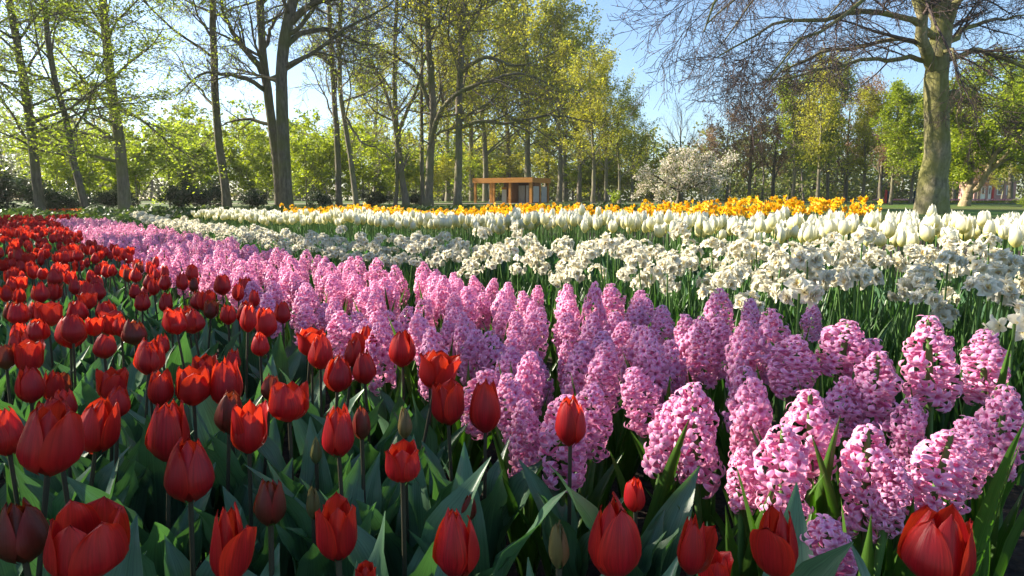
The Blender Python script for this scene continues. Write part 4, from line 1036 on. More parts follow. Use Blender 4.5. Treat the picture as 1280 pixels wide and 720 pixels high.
# ------------------------------------------------------------------ beds
def inside(poly, X, Y):
    c = np.zeros(len(X), bool); n = len(poly); j = n - 1
    for i in range(n):
        xi, yi = poly[i]; xj, yj = poly[j]
        c ^= ((yi > Y) != (yj > Y)) & (X < (xj - xi) * (Y - yi) / (yj - yi + 1e-12) + xi)
        j = i
    return c
def poisson(poly, rmin, seed, taken=(), keep=lambda x, y: True, rfar=0.0):
    rng = np.random.RandomState(seed)
    p = np.array(poly); lo, hi = p.min(0), p.max(0)
    cell = rmin; grid = {}
    pts = []
    def ok(x, y, r):
        i, j = int(math.floor(x / cell)), int(math.floor(y / cell))
        for a in range(i - 2, i + 3):
            for b in range(j - 2, j + 3):
                for (u, v) in grid.get((a, b), ()):
                    if (u - x) ** 2 + (v - y) ** 2 < r * r: return False
        return True
    for (x, y) in taken: grid.setdefault((int(math.floor(x / cell)), int(math.floor(y / cell))), []).append((x, y))
    area = (hi[0] - lo[0]) * (hi[1] - lo[1]); n = int(area / rmin ** 2 * 4)
    XY = lo + rng.rand(n, 2) * (hi - lo)
    XY = XY[inside(poly, XY[:, 0], XY[:, 1])]
    for x, y in XY:
        if not keep(x, y): continue
        if ok(x, y, rmin):
            grid.setdefault((int(math.floor(x / cell)), int(math.floor(y / cell))), []).append((x, y)); pts.append((x, y))
    return pts
def pxline(pts, z): return [tuple(at_z(x, y, z)[:2]) for x, y in pts]
RED_EDGE = pxline([(64, 276), (106, 297), (150, 313), (200, 331), (255, 348), (318, 372), (360, 400), (445, 430), (545, 462), (640, 502), (740, 545)], .37) + [(0.20, 0.86), (0.34, 0.70), (0.52, 0.60), (0.75, 0.45)]
PINK_BACK = pxline([(128, 271), (250, 289), (420, 317), (620, 336)], .42) + [(0.40, 2.10), (0.56, 1.62), (0.64, 1.26), (0.78, 1.05), (1.0, 0.85), (1.3, 0.70)]
NARC_FRONT = [(PINK_BACK[0][0] + .3, PINK_BACK[0][1] + .5)] + [(x + .15, y + .22) for x, y in PINK_BACK[1:4]] + [(0.56, 2.42), (0.82, 2.02), (1.04, 1.74), (1.30, 1.56), (1.75, 1.32), (2.3, 1.15)]
NARC_BACK = [(-7.4, 13.4), (-4.8, 9.85), (-2.75, 6.95), (-1.2, 4.9), (0.2, 3.75), (1.2, 2.85), (2.0, 2.3), (3.2, 1.7)]
WT_FRONT = [(-4.55, 9.7), (-2.6, 7.0), (-0.9, 5.1), (0.5, 3.95), (1.4, 3.05), (2.2, 2.45), (3.5, 1.8)]
WT_BACK = [(-4.35, 10.4), (-2.3, 7.8), (-0.4, 5.9), (1.1, 4.75), (2.15, 3.85), (3.1, 3.25), (4.4, 2.5)]
Y_FRONT = [(-3.9, 11.6), (-1.9, 8.8), (0.1, 6.6), (1.4, 5.4), (2.25, 4.8), (2.40, 4.65)]
Y_BACK = [(-3.7, 12.6), (-1.4, 9.9), (0.7, 7.6), (2.1, 6.3), (2.75, 5.5), (2.8, 5.3)]
def bed(front, back): return list(front) + list(back)[::-1]
RED_POLY = RED_EDGE + [(-1.4, 0.25), (-2.2, 1.0), (-5.0, 4.6), (-13, 13.2), (-8.4, 13.2)]
PINK_POLY = bed([(x + .035, y + .05) for x, y in RED_EDGE], PINK_BACK)
# ---- red tulips whose place the photo shows plainly: centre px, height px, width px, bloom, seed, lean (deg), label
RED = [
    (25, 664, 80, 62, 'egg', 1, -6, 'dusky dark red closed tulip cut by the left edge near the bottom', 'petal_bronze'), (108, 680, 84, 96, 'open', 9, 4, 'wide-open red tulip with a broad raised petal, at the bottom left', 0),
    (285, 680, 100, 66, 'peel', 1, 3, 'tall red tulip with one orange-lit petal lifted, on the bottom edge', 0), (338, 628, 58, 40, 'slim', 2, 2, 'narrow brownish red tulip behind a leaf, above the bottom edge', 'petal_bronze'),
    (422, 663, 75, 52, 'open', 1, 0, 'three-pointed open red tulip with brownish belly near the bottom', 0), (570, 680, 86, 56, 'egg', 2, 0, 'closed red tulip with a pointed petal sticking out sideways, bottom centre', 0),
    (457, 718, 26, 26, 'open', 2, 0, 'little red tulip tip just showing at the bottom edge', 0), (768, 672, 100, 62, 'egg', 3, 0, 'large smooth egg-shaped red tulip, bottom centre-right', 0),
    (794, 618, 44, 28, 'slim', 3, -2, 'slim striped red tulip half hidden behind the large egg-shaped one', 0), (866, 682, 72, 54, 'peel', 2, 4, 'orange-red tulip with one side petal loose, left of the pink spikes', 0),
    (893, 712, 42, 48, 'wide', 2, 0, 'low open red tulip with a leaf across it on the bottom edge', 0), (973, 676, 92, 66, 'peel', 3, -3, 'red tulip with a petal peeling off, before the lowest pink hyacinth', 0),
    (1172, 684, 92, 80, 'cup', 1, 3, 'plump rounded red tulip alone among pink hyacinths, rightmost red one', 0), (237, 588, 78, 58, 'egg', 4, 2, 'rounded orange-lit closed red tulip, the brightest in the lower left', 0),
    (211, 538, 76, 50, 'tall', 1, 5, 'tall crimson tulip right behind the bright rounded one', 0), (311, 535, 62, 49, 'open', 3, 2, 'open-tipped red tulip with two glowing side petals', 0),
    (122, 532, 70, 48, 'tall', 2, 14, 'crimson tulip leaning to the right, in the lower left', 0), (62, 550, 88, 72, 'cup', 2, 12, 'biggest crimson tulip of the lower left, leaning over with a lopsided base', 0),
    (80, 505, 40, 28, 'tall', 3, 0, 'crimson tulip peeping over the biggest leaning one', 0), (8, 540, 58, 40, 'egg', 5, -4, 'closed crimson tulip half cut off by the left edge', 0),
    (361, 502, 48, 48, 'open', 4, 0, 'broad open red tulip with folded petals, left of the centre', 0), (338, 483, 34, 22, 'slim', 4, 8, 'small bronze-red tulip tucked behind the broad open one', 'petal_bronze'),
    (422, 540, 62, 39, 'tall', 4, -2, 'closed rosy red tulip beside a brown bud', 0), (452, 528, 42, 23, 'slim', 5, 0, 'brown-red half-opened tulip touching the rosy red one', 'petal_bronze'),
    (506, 528, 40, 18, 'bud', 1, 0, 'green-brown closed bud below the tall tulip before pink spikes', 'petal_bud'), (559, 503, 56, 43, 'open', 5, -3, 'red tulip with one petal bent away on its left side', 0),
    (607, 507, 66, 40, 'tall', 5, 1, 'tall orange-red tulip above a broad upright leaf', 0), (503, 578, 50, 44, 'open', 6, 0, 'open red tulip mostly hidden behind a curled leaf', 0),
    (713, 526, 62, 37, 'tall', 6, 0, 'single red tulip standing out before a pink hyacinth spike', 0), (538, 460, 44, 28, 'slim', 6, 2, 'closed slim red tulip at the edge of the pink spikes', 0),
    (503, 436, 44, 32, 'tall', 7, 0, 'upright red tulip on a dark stem against pink hyacinths', 0), (455, 460, 40, 28, 'tall', 8, -3, 'smaller red tulip low in front of a leaf at the pink border', 0),
    (400, 440, 42, 30, 'tall', 9, 1, 'red tulip with wavy tips in front of the pale pink spikes', 0), (458, 425, 36, 34, 'peel', 4, 0, 'red tulip with a loose side petal at the pink border', 0),
    (586, 633, 36, 20, 'bud', 2, 4, 'reddish-green pointed bud behind the closed red tulip at bottom centre', 'petal_bronze'), (391, 628, 42, 17, 'bud', 3, 0, 'thin green bud beside the three-pointed open tulip', 'petal_bud'),
    (699, 680, 62, 26, 'bud', 4, 0, 'plump green bud standing before a broad leaf, bottom centre', 'petal_bud'), (395, 563, 34, 14, 'bud', 5, 0, 'tiny brown-green bud left of the closed rosy red tulip', 'petal_bud'),
    (283, 478, 62, 38, 'tall', 10, -3, 'tall crimson tulip with a second bloom right behind it', 0), (241, 482, 48, 40, 'open', 7, 0, 'open crimson tulip with split side petals, left of a tall one', 0),
    (200, 485, 44, 31, 'cup', 3, 3, 'shortish crimson tulip with a flat top', 0), (140, 480, 40, 36, 'wide', 3, 6, 'open crimson tulip with crumpled petals', 0),
    (148, 502, 38, 30, 'tall', 11, 8, 'crimson tulip with rounded top right above the leaning one', 0), (186, 446, 44, 36, 'cup', 4, 8, 'rosy tulip with a wide base, standing above its neighbours', 0),
    (75, 480, 28, 28, 'open', 8, 0, 'small dull red tulip low between leaves', 'petal_bronze'), (36, 445, 40, 36, 'wide', 4, 4, 'open crimson tulip with a raised petal near the left edge', 0),
    (7, 445, 32, 24, 'egg', 6, 0, 'dull brownish tulip at the left edge, mid height', 'petal_bronze'), (130, 432, 32, 27, 'egg', 7, 0, 'small round-topped crimson tulip on a dark stem', 0),
    (88, 414, 42, 34, 'cup', 5, 4, 'large crimson tulip on a tall dark stem in the upper left rows', 0), (168, 415, 31, 29, 'egg', 8, 0, 'roundish brownish-red tulip beside a brighter small one', 'petal_bronze'),
    (151, 408, 25, 18, 'tall', 12, 0, 'small bright tulip touching the roundish brownish one', 0), (214, 400, 29, 23, 'cup', 6, 0, 'left one of two tulips standing shoulder to shoulder on tall stems', 0),
    (241, 401, 31, 29, 'cup', 7, -8, 'right one of two tulips standing shoulder to shoulder, leaning left', 0), (203, 430, 26, 16, 'tall', 13, 0, 'narrow tulip behind the rosy wide-based one', 0),
    (47, 413, 29, 25, 'cup', 8, 3, 'crimson tulip behind the open one with a raised petal', 0), (60, 393, 30, 30, 'wide', 5, 0, 'broad tulip with bright rim in the upper left rows', 0),
    (117, 408, 24, 22, 'open', 9, 0, 'small tulip between the large one and the round-topped one', 0), (24, 392, 28, 24, 'cup', 9, 0, 'crimson tulip near the left edge in the upper rows', 0),
    (97, 389, 27, 24, 'tall', 14, 0, 'tulip just above the large one on a tall stem', 0), (131, 388, 25, 20, 'tall', 15, 4, 'upright small tulip up from the round-topped one', 0),
    (332, 402, 38, 26, 'tall', 16, -2, 'tall bright red tulip nearest to the first pink spikes', 0), (353, 390, 28, 20, 'slim', 7, 0, 'slim red tulip alone against pink at the border', 0),
    (308, 390, 30, 24, 'tall', 17, 0, 'red tulip left of the tall bright one at the border', 0), (285, 393, 25, 20, 'cup', 10, 0, 'small squarish red tulip two places left of the tall bright one', 0),
    (325, 430, 30, 22, 'slim', 8, 0, 'half-hidden red tulip below the tall bright one', 0), (291, 450, 28, 18, 'tall', 18, 4, 'bloom peeping up directly behind the tall crimson pair', 0),
    (278, 356, 26, 20, 'tall', 19, 0, 'red tulip on a tall stem at the border, first of three up the edge', 0), (307, 360, 30, 22, 'tall', 20, 0, 'red tulip overlapping pink, second of three up the edge', 0),
]
used_red = []
rng = np.random.RandomState(77)
def quat_root(o, lean, spin):
    o.rotation_mode = 'QUATERNION'
    o.rotation_quaternion = (Matrix.Rotation(lean, 3, 'Y') @ Matrix.Rotation(spin, 3, 'Z')).to_quaternion()
def place_tulip(base, zc, hm, wm, kind, seed, lean, label, matname, group, petals, n_leaf, name='red_tulip', cat='tulip', stem=None, stem_r=.0034, leafset=None, leaf_sc=1.0, spin=None):
    """base (x, y), bloom centre height zc, bloom height and width in metres"""
    T = tul(kind, seed, matname)
    z0 = gz(base[1])
    o = empty(name, (base[0], base[1], z0), label, cat, group)
    spin = rng.rand() * 6.28 if spin is None else spin
    quat_root(o, lean, spin)
    hb = max(zc - hm * .5, .05)
    st = link('stem', stem or STM[0], o); st.scale = (stem_r, stem_r, hb)
    sw = wm / T['w']
    if petals:
        b = link('bloom', CORE, o); b.location = (0, 0, hb); b.scale = (sw, sw, hm)
        if T['pm'] is None: T['pm'] = [g_.mesh('petal', M[matname]) for g_ in T['petals']]
        for pme in T['pm']: link('petal', pme, b)
    else:
        b = link('bloom', T['bloom'], o); b.location = (0, 0, hb); b.scale = (sw, sw, hm)
    ls = leafset or TLM
    a0 = rng.rand() * 6.28
    for i in range(n_leaf):
        lf = link('leaf', ls[rng.randint(len(ls))], o)
        s = leaf_sc * (1.0 - .12 * i) * rng.uniform(.85, 1.1)
        lf.rotation_euler = (0, 0, a0 + i * 2.3 + rng.randn() * .3); lf.scale = (s, s, s); lf.location = (0, 0, .004 + .02 * i)
    return o
for (px, py, h, w, kind, seed, lean, lab, mt) in RED:
    zc = .365
    p = at_z(px, py, zc); dpt = depth_of(p)
    hm = h * dpt / FPX * 1.02; wm = w * dpt / FPX
    if hm > .10 or hm < .045:
        # nudge the distance a little so that the bloom keeps a believable size
        k = np.clip((.082 if hm > .10 else .06) / hm, .8, 1.25); p = at(px, py, p[1] * k); dpt = depth_of(p); hm = h * dpt / FPX * 1.02; wm = w * dpt / FPX; zc = p[2]
    le = RAD(lean) * .8
    base = (p[0] - math.sin(le) * zc, p[1])
    used_red.append(base)
    place_tulip(base, zc / math.cos(le), hm, wm, kind, seed, le, lab, mt or 'petal_red', 'red tulips in the bed', h > 55, 6, leaf_sc=1.2)
def seen(x, y, z, mx=10, my=20):
    u, v = project((x, y, z)); return -mx < u < 1280 + mx and -my < v < 720 + my
def where(x, y, z):
    u, v = project((x, y, z)); return f'{max(0, min(100, u / 12.8)):.1f} percent across, {max(0, min(100, v / 7.2)):.1f} percent down'
_labels = set()
def uniq(s, alt):
    if s in _labels: s = alt
    _labels.add(s); return s
red_pts = poisson(RED_POLY, .104, 1, used_red, lambda x, y: (x * x + y * y > .62 ** 2) and not (y < 1.0 and x > -.1))
def ranked(pts, z, limit):
    vis = [(x, y) for x, y in pts if seen(x, y, z)]
    vis.sort(key=lambda p: p[0] ** 2 + p[1] ** 2)
    s = set(vis[:limit]); return vis[:limit], [p for p in pts if p not in s]
red_ind, red_rest = ranked(red_pts, .36, 300 - len(RED))
WORD = {'egg': 'closed egg-shaped', 'tall': 'tall closed', 'slim': 'slim closed', 'open': 'open-tipped', 'wide': 'wide-open', 'peel': 'loose-petalled', 'bud': 'unopened', 'cup': 'cup-shaped'}
MIX = ['egg', 'tall', 'cup', 'open', 'tall', 'cup', 'egg', 'wide', 'slim', 'peel', 'open']
def lo_single(parts, name, mats):
    g = Geo()
    for arr, m, mi in parts: g.addgeo(arr, m, [mi] * 4)
    return g
def tulip_single(kind, seed, h_st, hm, wk, r, nl, lo=True, leafs=TL, stem_mat=1):
    """a whole small tulip as one Geo: material 0 petals, 1 stem, 2 leaves"""
    g = Geo(); T = tul(kind, seed)
    g.addgeo(T['lo'], mat4((0, 0, h_st), r.rand() * 6, (hm * wk, hm * wk, hm)), [0])
    V, Q = tube_arrays(np.array([[(0, 0, 0), (0, 0, h_st * .5), (0, 0, h_st + hm * .06)]]), np.array([[.0034, .0032, .003]]), 4); g.add(V, Q, None, 1)
    for i in range(nl):
        v, q, uv = leafs[r.randint(len(leafs))]
        nu_ = 7; v2 = v.reshape(14, nu_, 3)[::2, ::2]; uv2 = uv.reshape(14, nu_, 2)[::2, ::2]
        g.addgeo((v2.reshape(-1, 3), gridq(4, 7), uv2.reshape(-1, 2), np.zeros(18, np.int32)), mat4((0, 0, 0), r.rand() * 6.28, (r.uniform(.8, 1.1),) * 3), [2])
    return g
rv_ = np.random.RandomState(8)
RS_GEO = [tulip_single(MIX[k], 30 + k % 4, .325, .066, .92, rv_, 3) for k in range(10)]
RS_MESH = [g_.mesh('red_tulip', [M['petal_red'], M['stem_dark'], M['tulip_leaf']]) for g_ in RS_GEO]
for i, (x, y) in enumerate(red_ind):
    k = MIX[rng.randint(len(MIX))]; zc = .36 + rng.randn() * .024; lean = rng.randn() * .09
    mt = 'petal_bronze' if rng.rand() < .07 else 'petal_red'
    w_ = where(x + zc * math.sin(lean), y, zc + gz(y))
    if i < 110:
        hm = rng.uniform(.058, .074)
        lab = f"{WORD[k]} {'brownish' if mt == 'petal_bronze' else 'red'} tulip {w_} the photo"
        place_tulip((x, y), zc, hm, hm * tul(k, i % 5)['w'] * rng.uniform(.82, .98), k, i % 5, lean, lab, mt, 'red tulips in the bed', False, 4, leaf_sc=1.05)
    else:
        j = rng.randint(10); o = link('red_tulip', RS_MESH[j]); o.location = (x, y, gz(y)); o.scale = (1, 1, zc / .36)
        o.rotation_euler = (rng.randn() * .07, lean, rng.rand() * 6.28)
        tag(o, f'small {WORD[MIX[j]]} red tulip {w_} the photo', 'tulip', 'red tulips in the bed')
def mass(name, label, pts, geos, mats, cat, r, zs=lambda x, y: (1, 1), tiltsd=.08):
    g = Geo(); arr = [a.arrays() for a in geos]
    for x, y in pts:
        v, q, uv, m = arr[r.randint(len(arr))]
        sxy, sz = zs(x, y)
        mm = mat4((x, y, gz(y)), r.rand() * 6.28, (sxy, sxy, sz), (r.randn() * tiltsd, r.randn() * tiltsd))
        g.addgeo((v, q, uv, m), mm, list(range(len(mats))))
    if not pts: return None
    o = link(name, g.mesh(name, mats)); tag(o, label, cat); o['kind'] = 'stuff'; return o
mass('red_tulip_mass', 'dense mass of small red tulips filling the far end of the red bed', red_rest, RS_GEO, [M['petal_red'], M['stem_dark'], M['tulip_leaf']], 'tulips', np.random.RandomState(2), lambda x, y: (rng.uniform(.92, 1.08), rng.uniform(.92, 1.08)))
# ------------------------------------------------------------------ pink hyacinths
HYA = [  # px left, right, top, bottom, label
    (939, 1017, 529, 648, 'pink hyacinth spike directly above the red tulip with the peeling petal'), (977, 1048, 485, 603, 'dense pink hyacinth spike behind the one above the peeling tulip'),
    (836, 902, 476, 606, 'pink hyacinth spike with stray lilac florets on its lower right'), (1046, 1122, 529, 672, 'long loose pink hyacinth spike reaching low before a broad leaf'),
    (1062, 1124, 438, 535, 'pink hyacinth spike stacked above the long loose one'), (1138, 1214, 530, 640, 'pale pink hyacinth spike leaning right with one star floret at its foot'),
    (1112, 1160, 496, 575, 'pink hyacinth between the long loose spike and the leaning pale one'), (1220, 1282, 480, 596, 'pink hyacinth spike cut by the right edge beside a lit leaf'),
    (996, 1072, 640, 735, 'lowest pink hyacinth, right of the red tulip with the peeling petal'), (905, 957, 456, 556, 'slim upright pink hyacinth spike with dark leaves each side'),
    (1127, 1196, 393, 505, 'broad pink hyacinth spike, tallest against the dark narcissus leaves'), (1200, 1260, 411, 500, 'rounded pink hyacinth spike to the right of the tallest broad one'),
    (1021, 1088, 396, 470, 'rounded deep pink hyacinth top before the narcissus leaves'), (1062, 1116, 422, 520, 'pink hyacinth spike leaning on the rounded deep pink one'),
    (960, 1022, 418, 490, 'pink hyacinth spike with loose top florets under a small outlying one'), (857, 905, 402, 478, 'pink hyacinth behind two dark pointed leaves'),
    (880, 918, 360, 432, 'tall thin pink hyacinth against the narcissus leaves, first of a pair'), (921, 957, 372, 456, 'reddish-pink hyacinth spike next to the tall thin one'),
    (812, 860, 424, 510, 'very pale pink hyacinth spike above the one with stray florets'), (772, 820, 405, 494, 'deep pink hyacinth spike beside a broad flat leaf'),
    (725, 760, 352, 464, 'narrow pink hyacinth spike with a dark gap on its right'), (695, 722, 424, 490, 'small slim lilac-pink hyacinth above the single red tulip'),
    (674, 738, 492, 606, 'lilac-pink hyacinth spike right behind the single red tulip'), (632, 680, 498, 598, 'lilac-pink hyacinth left of the single red tulip'),
    (545, 578, 400, 466, 'slim pink hyacinth spike left of a rounder one at the red border'), (571, 615, 411, 482, 'round pink hyacinth spike just above the tall orange-red tulip'),
    (407, 446, 388, 446, 'pink hyacinth right above the red tulip with wavy tips'), (454, 487, 360, 414, 'pink hyacinth behind the tulip with a loose side petal'),
    (620, 660, 412, 488, 'pink hyacinth spike at the red border, right of the round one'), (1000, 1030, 380, 425, 'small outlying pink hyacinth under a lone narcissus bloom'),
    (520, 552, 425, 490, 'lilac-pink hyacinth peeking behind the slim closed red tulip'),
    (1086, 1140, 570, 660, 'pink hyacinth low between the long loose spike and the leaning pale one'), (1180, 1236, 520, 610, 'pink hyacinth wedged between the leaning pale spike and the one cut by the right edge'),
    (905, 950, 560, 640, 'low pink hyacinth spike beside the stray lilac florets, left of the peeling tulip spike'), (1030, 1080, 470, 550, 'pink hyacinth filling the gap above the dense spike and the long loose one'),
]
used_h = []
def hya_label(i, x, y, z): return f'pink hyacinth spike {where(x, y, z)} the photo'
def zh(x, y):
    t = min(1, max(0, (x - .15) / .7)); return .325 + .085 * t * t * (3 - 2 * t)
def place_hya(base, zb, H, W, seed, lean, label, florets, nl, side=0.0):
    """zb: height of the spike's foot"""
    k = seed % SPN; s0 = H / (SPH[k] + .012); sw = W / .080
    o = empty('pink_hyacinth', (base[0], base[1], gz(base[1])), label, 'hyacinth', 'pink hyacinths in the bed')
    quat_root(o, lean, rng.rand() * 6.28)
    st = link('stem', STG, o); st.scale = (.0062, .0062, zb + .01)
    if florets:
        sp = link('flower_spike', axis_mesh(SPH[k]), o); sp.location = (0, 0, zb); sp.scale = (sw, sw, s0)
        for i, m in enumerate(spike_layout(k + 40, 43, SPH[k])):
            f = link('floret', FLMM[(i * 7 + k) % 5], sp); f.matrix_local = Matrix(m.tolist())
    else:
        sp = link('flower_spike', SPM[k], o); sp.location = (0, 0, zb); sp.scale = (sw, sw, s0)
    a0 = rng.rand() * 6.28
    for i in range(nl):
        lf = link('leaf', HLM[rng.randint(8)], o); s = rng.uniform(.85, 1.15) * (zb + .12) / .30
        lf.rotation_euler = (0, 0, a0 + i * 6.28 / nl + rng.randn() * .3); lf.scale = (1.05, 1.05, s)
    return o
for i, (l, r, t, b, lab) in enumerate(HYA):
    px, py = (l + r) / 2, (t + b) / 2
    zc = .33
    for _ in range(4):
        p = at_z(px, py, zc); zc = zh(p[0], p[1])
    dpt = depth_of(p)
    W = (r - l) * dpt / FPX * 1.0; H = (b - t) * dpt / FPX * 1.0
    k = np.clip(.088 / W, .82, 1.2); p = at(px, py, p[1] * (0.5 + .5 * k)); dpt = depth_of(p); W = (r - l) * dpt / FPX; H = (b - t) * dpt / FPX
    used_h.append((p[0], p[1]))
    lean = RAD({5: 14, 8: -10, 3: -4, 4: 4}.get(i, rng.randn() * 4)) * .8
    zb = max(.06, p[2] - H * .5)
    place_hya((p[0] - math.sin(lean) * p[2], p[1]), zb, H, W, i, lean, lab, i < 14, 6)
def near_tulip(x, y): return min((x - u) ** 2 + (y - v) ** 2 for u, v in used_red) < .055 ** 2
hy_pts = poisson(PINK_POLY, .096, 4, used_h, lambda x, y: not near_tulip(x, y) and x * x + y * y > .60 ** 2 and project((x, y, .36))[1] < 520)
hy_ind, hy_rest = ranked(hy_pts, .37, 300 - len(HYA))
def hya_single(seed, zb, flor, n, nl, r):
    g = Geo(); sg = spike_geo(seed, flor, n, .13)
    g.addgeo(sg.arrays(), mat4((0, 0, zb)), [0])
    V, Q = tube_arrays(np.array([[(0, 0, 0), (0, 0, zb * .5), (0, 0, zb + .12)]]), np.array([[.006, .006, .004]]), 4); g.add(V, Q, None, 1)
    for i in range(nl):
        v, q, uv = HL[r.randint(8)]
        v2 = v.reshape(10, 5, 3)[::3, ::2]; uv2 = uv.reshape(10, 5, 2)[::3, ::2]
        g.addgeo((v2.reshape(-1, 3), gridq(3, 4), uv2.reshape(-1, 2), np.zeros(6, np.int32)), mat4((0, 0, 0), r.rand() * 6.28, (1, 1, r.uniform(.9, 1.15))), [2])
    return g
HM = [M['hya'], M['stem_green'], M['hya_leaf']]
HS_GEO = [hya_single(70 + k, .27, FLO, 38, 4, rv_) for k in range(5)]
HS_MESH = [g_.mesh('pink_hyacinth', HM) for g_ in HS_GEO]
HF_GEO = [hya_single(80 + k, .27, FLL, 30, 3, rv_) for k in range(5)]
for i, (x, y) in enumerate(hy_ind):
    z = zh(x, y) + rng.randn() * .018; lean = rng.randn() * .15
    lab = hya_label(i, x + z * math.sin(lean), y, z + gz(y))
    if i < 100:
        H = rng.uniform(.12, .16)
        place_hya((x, y), z - H * .5, H, rng.uniform(.070, .090), i, lean, lab, False, 4)
    else:
        o = link('pink_hyacinth', HS_MESH[rng.randint(5)]); o.location = (x, y, gz(y)); o.scale = (1, 1, z / .335); o.rotation_euler = (rng.randn() * .08, lean, rng.rand() * 6.28)
        tag(o, 'small ' + lab, 'hyacinth', 'pink hyacinths in the bed')
mass('pink_hyacinth_mass', 'soft mass of tiny pink hyacinth spikes in the far half of the pink bed', hy_rest, HF_GEO, HM, 'hyacinths', np.random.RandomState(3), lambda x, y: (1.03, zh(x, y) / .335 * rng.uniform(.93, 1.07)))
# ------------------------------------------------------------------ cream narcissi
def zn(x, y): return .445 + .02 * min(1, max(-1, x)) + .03 * math.sin(x * 2.3 + y * 1.7)
def narc_head_geo(seed, lo, n=7):
    g = Geo(); src = NFL if lo else NFG
    for i, m in enumerate(narc_head_layout(seed, n)): g.addgeo(src[(i + seed) % len(src)].arrays(), m, [0, 1])
    return g
def narc_single(seed, r, nl=6, lo=True):
    g = Geo(); g.addgeo(narc_head_geo(seed, lo).arrays(), mat4((0, 0, .45)), [0, 1])
    V, Q = tube_arrays(np.array([[(0, 0, 0), (.004, 0, .2), (0, 0, .45)]]), np.array([[.0035, .003, .0026]]), 4); g.add(V, Q, None, 2)
    for i in range(nl):
        v, q, uv = NL[r.randint(8)]
        v2 = v.reshape(9, 3, 3)[::2, ::2]; uv2 = uv.reshape(9, 3, 2)[::2, ::2]
        g.addgeo((v2.reshape(-1, 3), gridq(2, 5), uv2.reshape(-1, 2), np.zeros(4, np.int32)), mat4((r.randn() * .012, r.randn() * .012, 0), r.rand() * 6.28, (1.3, 1.3, r.uniform(.8, 1.0))), [3])
    return g
NM = [M['narc_petal'], M['narc_core'], M['stem_green'], M['narc_leaf']]
NS_GEO = [narc_single(k, rv_, 7, False) for k in range(6)]; NS_MESH = [g_.mesh('cream_narcissus', NM) for g_ in NS_GEO]
NFAR = [narc_single(20 + k, rv_, 5, True) for k in range(5)]
def place_narc(x, y, z, lean, label, seed, nl=7, sc=1.0, sidey=0.0):
    o = empty('cream_narcissus', (x, y, gz(y)), label, 'narcissus', 'cream narcissi in the bed')
    quat_root(o, lean, rng.rand() * 6.28)
    st = link('stem', STG, o); st.scale = (.003, .003, z)
    for i, m in enumerate(narc_head_layout(seed, rng.randint(6, 9))):
        mm = m.copy(); mm[:3, :] *= sc; mm[2, 3] += z
        f = link('flower', NFM[(i + seed) % 4], o); f.matrix_local = Matrix(mm.tolist())
    for i in range(nl):
        lf = link('leaf', NLM[rng.randint(8)], o); lf.location = (rng.randn() * .016, rng.randn() * .016, 0)
        lf.rotation_euler = (0, 0, rng.rand() * 6.28); s = rng.uniform(.85, 1.02) * z / .47; lf.scale = (1.1, 1.1, s)
    return o
NARC = [(999, 367, 1.42, 'lone yellowish narcissus hanging low before the others, above a small pink hyacinth'), (1268, 405, 1.25, 'creamy yellow narcissus low at the right edge beside a broad leaf'),
        (1078, 300, 2.2, 'narcissus with a distinct orange-yellow centre near the white tulips'), (1010, 325, 1.95, 'pair-like creamy narcissus bloom with buttery folds, above the lone low one'),
        (1240, 345, 1.8, 'large white narcissus head near the right edge'), (1185, 330, 2.0, 'full white narcissus cluster under the white tulips at right'),
        (835, 330, 2.35, 'creamy narcissus head drooping by a dark purple gap'), (640, 318, 2.9, 'narcissus head with dark stem gap below, in the middle of the white bed'), (760, 305, 2.7, 'rounded narcissus head above long green leaves, right of the middle')]
used_n = []
for i, (px, py, D, lab) in enumerate(NARC):
    p = at(px, py, D); used_n.append((p[0], p[1])); place_narc(p[0], p[1], p[2], 0, lab, 50 + i)
na_pts = poisson(bed(NARC_FRONT, NARC_BACK), .077, 6, used_n)
na_ind, na_rest = ranked(na_pts, .47, 300 - len(NARC))
def nz_at(x, y):
    # front rows lean out and hang lower
    d = min(math.hypot(x - u, y - v) for u, v in NF_DENSE)
    return zn(x, y) - .03 * max(0, 1 - d / .3)
NF_DENSE = [tuple(p) for p in catmull(np.array([(a, b, 0) for a, b in NARC_FRONT]), 60)[:, :2]]
for i, (x, y) in enumerate(na_ind):
    z = nz_at(x, y) + rng.randn() * .035; lean = rng.randn() * .10
    lab = f'cream narcissus head {where(x + z * math.sin(lean), y, z + gz(y))} the photo'
    if i < 110: place_narc(x, y, z, lean, lab, i, sc=rng.uniform(.9, 1.12))
    else:
        o = link('cream_narcissus', NS_MESH[rng.randint(6)]); o.location = (x, y, gz(y)); o.scale = (1, 1, z / .46); o.rotation_euler = (rng.randn() * .1, lean, rng.rand() * 6.28)
        tag(o, 'small ' + lab, 'narcissus', 'cream narcissi in the bed')
mass('cream_narcissus_mass', 'far stretch of small creamy narcissi narrowing towards the left trees', na_rest, NFAR, NM, 'narcissi', np.random.RandomState(4), lambda x, y: (1.0, (nz_at(x, y) + rng.randn() * .03) / .46))
